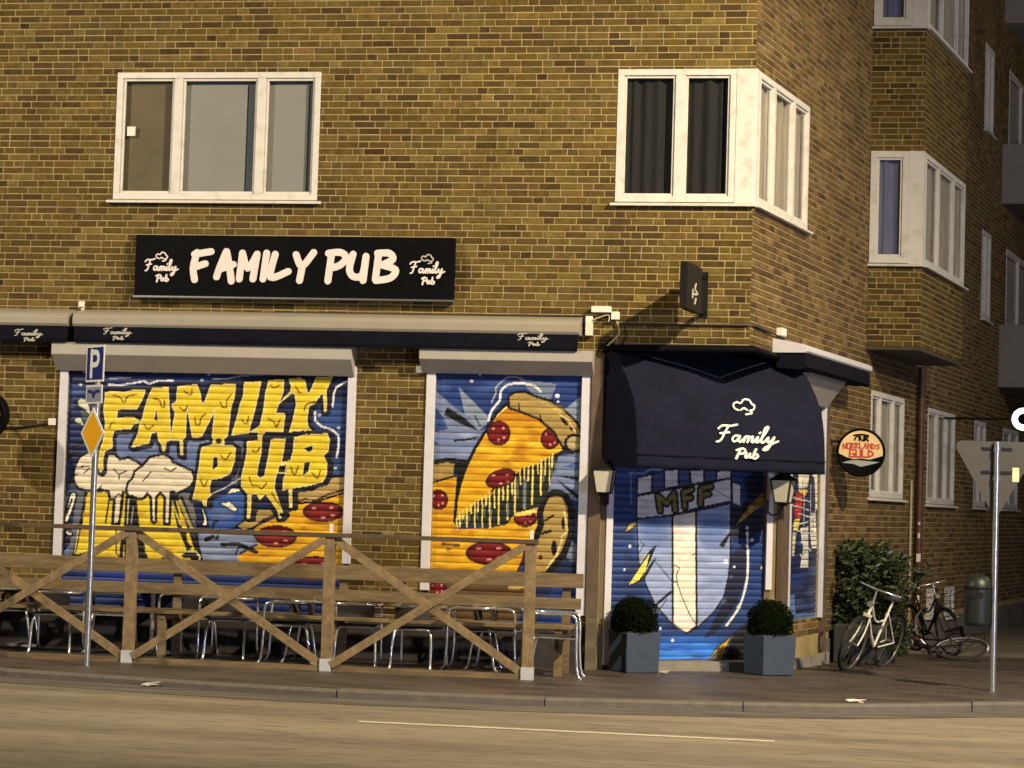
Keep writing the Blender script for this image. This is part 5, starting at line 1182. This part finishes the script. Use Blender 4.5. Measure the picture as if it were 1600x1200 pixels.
# ------------------------------------------------------------------ right pole with bin and sign backs
base = G(1551, 1080); t = thing('give_way_sign', 'galvanised pole carrying a triangular sign seen from the back at the right edge', 'sign', base)
Fc = Fr(base, (1, 0, 0), (0, -1, 0)); ztop = Fc.hit(1565, 690)[1]
mb = MB(); mb.tube([base, base+V((0, 0, ztop))], .032, 12); 
for py in (703, 748): z = Fc.hit(1563, py)[1]; mb.tube([base+V((0, 0, z-.02)), base+V((0, 0, z+.02))], .042, 12)
mb.build('pole', M_galv, t)
TF = Fr(base+V((0, .05, 0)), (1, .12, 0), (.12, -1, 0)); zt_ = TF.hit(1565, 690)[1]; W = .43
tri = []
for cx_, cz_, a0 in ((W-.06, zt_-.06, -30), (-W+.06, zt_-.06, 90), (0, zt_-.71, 210)):
    for k in range(5): a = R_(a0+k*30); tri.append((cx_+.06*math.cos(a), cz_+.06*math.sin(a)))
mb = MB(); mb.prism(tri, lambda a, b, n: TF.P(a, n, b), -.004, .0); mb.build('triangle_plate', M_signback, t)
for z in (zt_-.08, zt_-.33):
    mb = MB(); mb.fbox(TF, -.16, .16, .001, .012, z-.015, z+.015); mb.build('clamp_bar', M_blackm, t)
mb = MB(); u, z = TF.hit(1587, 742); mb.fbox(TF, u-.035, u+.035, .001, .004, z-.075, z+.075); mb.build('sticker', mat('yellow_sticker', (.75, .68, .4), .5), t)
c = base+V((-.165, .06, 0)); zb0_ = Fc.hit(1530, 978)[1]; zb1_ = Fc.hit(1530, 897)[1]
t = thing('litter_bin', 'dark green round-topped litter bin hung on the pole at the right', 'litter bin', (c.x, c.y, zb0_))
H_ = zb1_-zb0_; mb = MB(); mb.lathe((c.x, c.y, zb0_), [(0, 0), (.125, 0), (.14, .01), (.145, .04), (.150, H_-.14), (.15, H_-.13), (.135, H_-.07), (.09, H_-.02), (.03, H_), (0, H_)], 28); mb.build('body', M_bin, t)
mb = MB(); mb.lathe((c.x, c.y, zb0_), [(.150, H_-.16), (.158, H_-.155), (.158, H_-.13), (.148, H_-.125)], 28); mb.build('rim', M_blackm, t)
mb = MB(); mb.box((c.x+.16, c.y-.03, zb0_+.3), (.05, .05, .3)); mb.build('bracket', M_galv, t)
mb = MB(); mb.box((c.x-.02, c.y-.138, zb0_+H_-.22), (.13, .03, .06)); mb.build('slot', M_blackm, t)

# ------------------------------------------------------------------ bicycles
def make_bike(label, M_fr, M_guard, basket=False):
    t = thing('bicycle', label, 'bicycle', (0, 0, 0), local=True)
    R = .335; fw, rw = V((1.06, 0, R)), V((0, 0, R)); bb = V((.44, 0, .28)); st = V((.30, 0, .78)); sd = V((.27, 0, .90)); hd = V((.86, 0, .86)); hb = V((.885, 0, .72)); stem = V((.83, 0, 1.0))
    for c in (fw, rw):
        mb = MB(); mb.tube([c+V((math.cos(a)*R, 0, math.sin(a)*R)) for a in [2*math.pi*i/36 for i in range(36)]], .017, 8, closed=True); ty = mb.build('wheel', M_rubber, t)
        mb = MB(); mb.tube([c+V((math.cos(a)*(R-.025), 0, math.sin(a)*(R-.025))) for a in [2*math.pi*i/36 for i in range(36)]], .010, 6, closed=True)
        for i in range(20): a = 2*math.pi*i/20; mb.tube([c+V((0, .03*(-1)**i, 0)), c+V((math.cos(a)*(R-.03), 0, math.sin(a)*(R-.03)))], .0018, 3, caps=False)
        mb.tube([c+V((0, -.05, 0)), c+V((0, .05, 0))], .022, 8); mb.build('rim', M_rim, ty)
        mb = MB(); a0, a1 = (35, 170) if c is fw else (10, 190)
        pts = [c+V((math.cos(R_(a))*(R+.03), 0, math.sin(R_(a))*(R+.03))) for a in range(a0, a1, 9)]
        vs = []
        for p_ in pts: d = (p_-c).normalized(); vs += [p_+V((0, -.026, 0))-d*.01, p_+d*.006, p_+V((0, .026, 0))-d*.01]
        mb.add(vs, [(i*3+j, i*3+j+1, i*3+j+4, i*3+j+3) for i in range(len(pts)-1) for j in range(2)]); g = mb.build('mudguard', M_guard, t); s = g.modifiers.new('s', 'SOLIDIFY'); s.thickness = .003
    mb = MB(); mb.tube([bb, st, sd-V((0, 0, .04))], .016, 8); mb.tube(smooth_pts([bb, V((.66, 0, .47)), hb], 5), .019, 8); mb.tube(smooth_pts([V((.345, 0, .62)), V((.62, 0, .62)), hd-V((0, 0, .03))], 5), .014, 8); mb.tube([hb-V((-.01, 0, .03)), hd], .021, 8)
    for s in (-1, 1): mb.tube([bb+V((0, s*.03, 0)), rw+V((0, s*.055, 0))], .009, 6); mb.tube([V((.325, s*.02, .70)), rw+V((0, s*.055, 0))], .008, 6)
    mb.build('frame', M_fr, t)
    mb = MB()
    for s in (-1, 1): mb.tube(smooth_pts([hb+V((.01, s*.035, -.03)), V((.94, s*.045, .5)), fw+V((0, s*.055, 0))], 4), .011, 6)
    mb.box(hb+V((.012, 0, -.02)), (.04, .1, .03)); mb.build('fork', M_fr, t)
    mb = MB(); mb.tube(smooth_pts([V((.66, -.29, 1.0)), V((.76, -.25, 1.02)), V((.86, -.10, 1.03)), V((.86, .10, 1.03)), V((.76, .25, 1.02)), V((.66, .29, 1.0))], 5), .012, 8); mb.tube([hd, V((.85, 0, 1.03))], .013, 8); h = mb.build('handlebar', M_alu, t)
    for s in (-1, 1): mb = MB(); mb.tube([V((.66, s*.29, 1.0)), V((.74, s*.262, 1.016))], .018, 8); mb.build('grip', M_rubber, h)
    mb = MB(); vs = []
    prof_ = [(-.13, .085, 0), (-.10, .10, .015), (-.02, .075, .008), (.06, .035, .004), (.14, .02, 0)]
    for x, w_, z in prof_:
        for k in range(7): a = math.pi*k/6; vs.append(sd+V((x, math.cos(a)*w_, z+math.sin(a)*.035-.015)))
    mb.add(vs, [(i*7+k, (i+1)*7+k, (i+1)*7+k+1, i*7+k+1) for i in range(4) for k in range(6)]+[tuple(range(7)), tuple(range(28, 35))]); sa = mb.build('saddle', M_rubber, t); s = sa.modifiers.new('s', 'SOLIDIFY'); s.thickness = .012
    mb = MB(); mb.tube([bb+V((0, -.07, 0)), bb+V((0, .07, 0))], .018, 8); mb.lathe(bb+V((0, -.05, 0)), [(.075, -.003), (.085, 0), (.075, .003)], 20, Matrix(((1, 0, 0), (0, 0, -1), (0, 1, 0))))
    for s in (-1, 1): e = bb+V((s*.11, s*.075, -s*.12)); mb.tube([bb+V((0, s*.07, 0)), e], .009, 6); mb.box(e+V((0, s*.05, 0)), (.07, .09, .018))
    mb.build('crank', M_blackm, t)
    mb = MB(); 
    for s in (-1, 1): mb.tube([rw+V((0, s*.06, 0)), rw+V((-.05, s*.06, .40))], .005, 5); mb.tube([V((.28, s*.05, .74)), V((-.22, s*.06, .74))], .006, 5)
    for x in (-.2, -.06, .08): mb.tube([V((x, -.06, .74)), V((x, .06, .74))], .005, 5)
    mb.build('rear_rack', M_blackm, t)
    mb = MB(); mb.tube([V((.90, 0, .84)), V((.94, 0, .845))], .035, 12); mb.build('headlight', M_alu, t)
    if basket:
        mb = MB()
        for z, e in ((.86, .0), (.76, .02), (.66, .04)):
            mb.tube([V((.93+e, -.17+e, z)), V((1.2-e, -.17+e, z)), V((1.2-e, .17-e, z)), V((.93+e, .17-e, z))], .006, 5, closed=True)
        for i in range(7):
            y = -.15+i*.05; mb.tube([V((.95, y, .66)), V((.93, y*1.1, .86))], .003, 4); mb.tube([V((1.16, y, .66)), V((1.2, y*1.1, .86))], .003, 4); mb.tube([V((.97, y*.8, .66)), V((1.16, y*.8, .66))], .003, 4)
        mb.build('basket', M_blackm, t)
    return t
def place(t, rear, heading, lean, lift=0):
    m = Matrix.Translation(rear) @ Matrix.Rotation(heading, 4, 'Z') @ Matrix.Rotation(lean, 4, 'X') @ Matrix.Translation((0, 0, lift))
    t.matrix_world = m; t.rotation_euler = m.to_euler(); t.location = m.translation
bw_ = make_bike('white-framed bicycle standing nearest the street before the laurel shrub', M_bikew, M_blackm)
place(bw_, GG(1378, 1042), R_(-114), R_(-17))
bk = make_bike('dark bicycle standing behind the white one with its basket and handlebar by the downpipe', M_blackm, M_blackm, True)
place(bk, GG(1420, 1018)+V((.1, .3, 0)), R_(-62), R_(12))
bf = make_bike('dark bicycle lying fallen on the pavement to the right of the other bicycles', M_blackm, M_signw)
place(bf, GG(1490, 1034)+V((.0, .1, .03)), R_(160), R_(70), 0)

# ------------------------------------------------------------------ lit lamp far down the side street
LF = Fr(CAM+ray(1586, 654)*34, (1, 0, 0), (0, -1, 0)); Mx = Matrix((V((1, 0, 0)), V((0, 0, 1)), V((0, -1, 0)))).transposed()
cc = LF.P(.22, 0, 0)
cc = CAM+ray(1599, 655)*34.5
t = thing('lit_sign', 'round white lit sign glowing at the right edge of the frame', 'sign', cc-V((0, 0, .3)))
mb = MB(); mb.lathe(cc, [(.09, .06), (.16, .05), (.175, 0), (.16, -.04), (.09, -.04)], 36, Mx); mb.build('lit_ring', emis('lit_white', (1, 1, .92), 5), t)
mb = MB(); mb.lathe(cc, [(0, .062), (.089, .062), (.089, -.04), (0, -.04)], 30, Mx); mb.build('dark_centre', M_black, t)
d_ = SID.hit(1590, 655)
mb = MB(); mb.tube([cc+V((-.2, .04, 0)), cc+V((-1.2, .3, 0.0))], .02, 6); mb.build('bracket', M_blackm, t)

# ------------------------------------------------------------------ light
w = bpy.data.worlds.new('World'); scn.world = w; w.use_nodes = True; nt = w.node_tree
sky = nt.nodes.new('ShaderNodeTexSky'); sky.sky_type = 'NISHITA'; sky.sun_disc = False; sky.sun_elevation = R_(0.5); sky.sun_rotation = R_(120); sky.ozone_density = 2
bg = nt.nodes['Background']; nt.links.new(sky.outputs[0], bg.inputs[0]); bg.inputs[1].default_value = .02
def lamp(name, loc, target, power, col, size=.35, spot=None, blend=.5):
    L = bpy.data.lights.new(name, 'SPOT' if spot else 'POINT'); L.energy = power; L.color = col; L.shadow_soft_size = size
    if spot: L.spot_size = R_(spot); L.spot_blend = blend
    o = bpy.data.objects.new(name, L); COL.objects.link(o); o.location = loc
    o.rotation_euler = (V(target)-V(loc)).to_track_quat('-Z', 'Y').to_euler(); return o
SOD = (1.0, .82, .53)
lamp('unseen_street_light', (8.2, -11.2, 12.6), (-5.8, 0, .4), 27500, SOD, .22, 74, 1)
lamp('unseen_street_light', (-16, -10.5, 9.5), (-8, 0, 1.5), 6000, (1, .87, .66), .25, 120, 1)
lamp('unseen_street_light', (9.5, 5.5, 7.5), (0, 9, 1), 1200, (1, .90, .78), .5)  # unseen fill light, added to grey and lift the side wall
lamp('shopfront_light', (10.5, -18, 2.2), (-3, 0, 1.2), 3900, (.58, .68, 1.0), .35)
scn.view_settings.view_transform = 'Standard'; scn.view_settings.look = 'None'; scn.view_settings.exposure = -.1; scn.view_settings.gamma = 1
scn.render.engine = 'CYCLES'
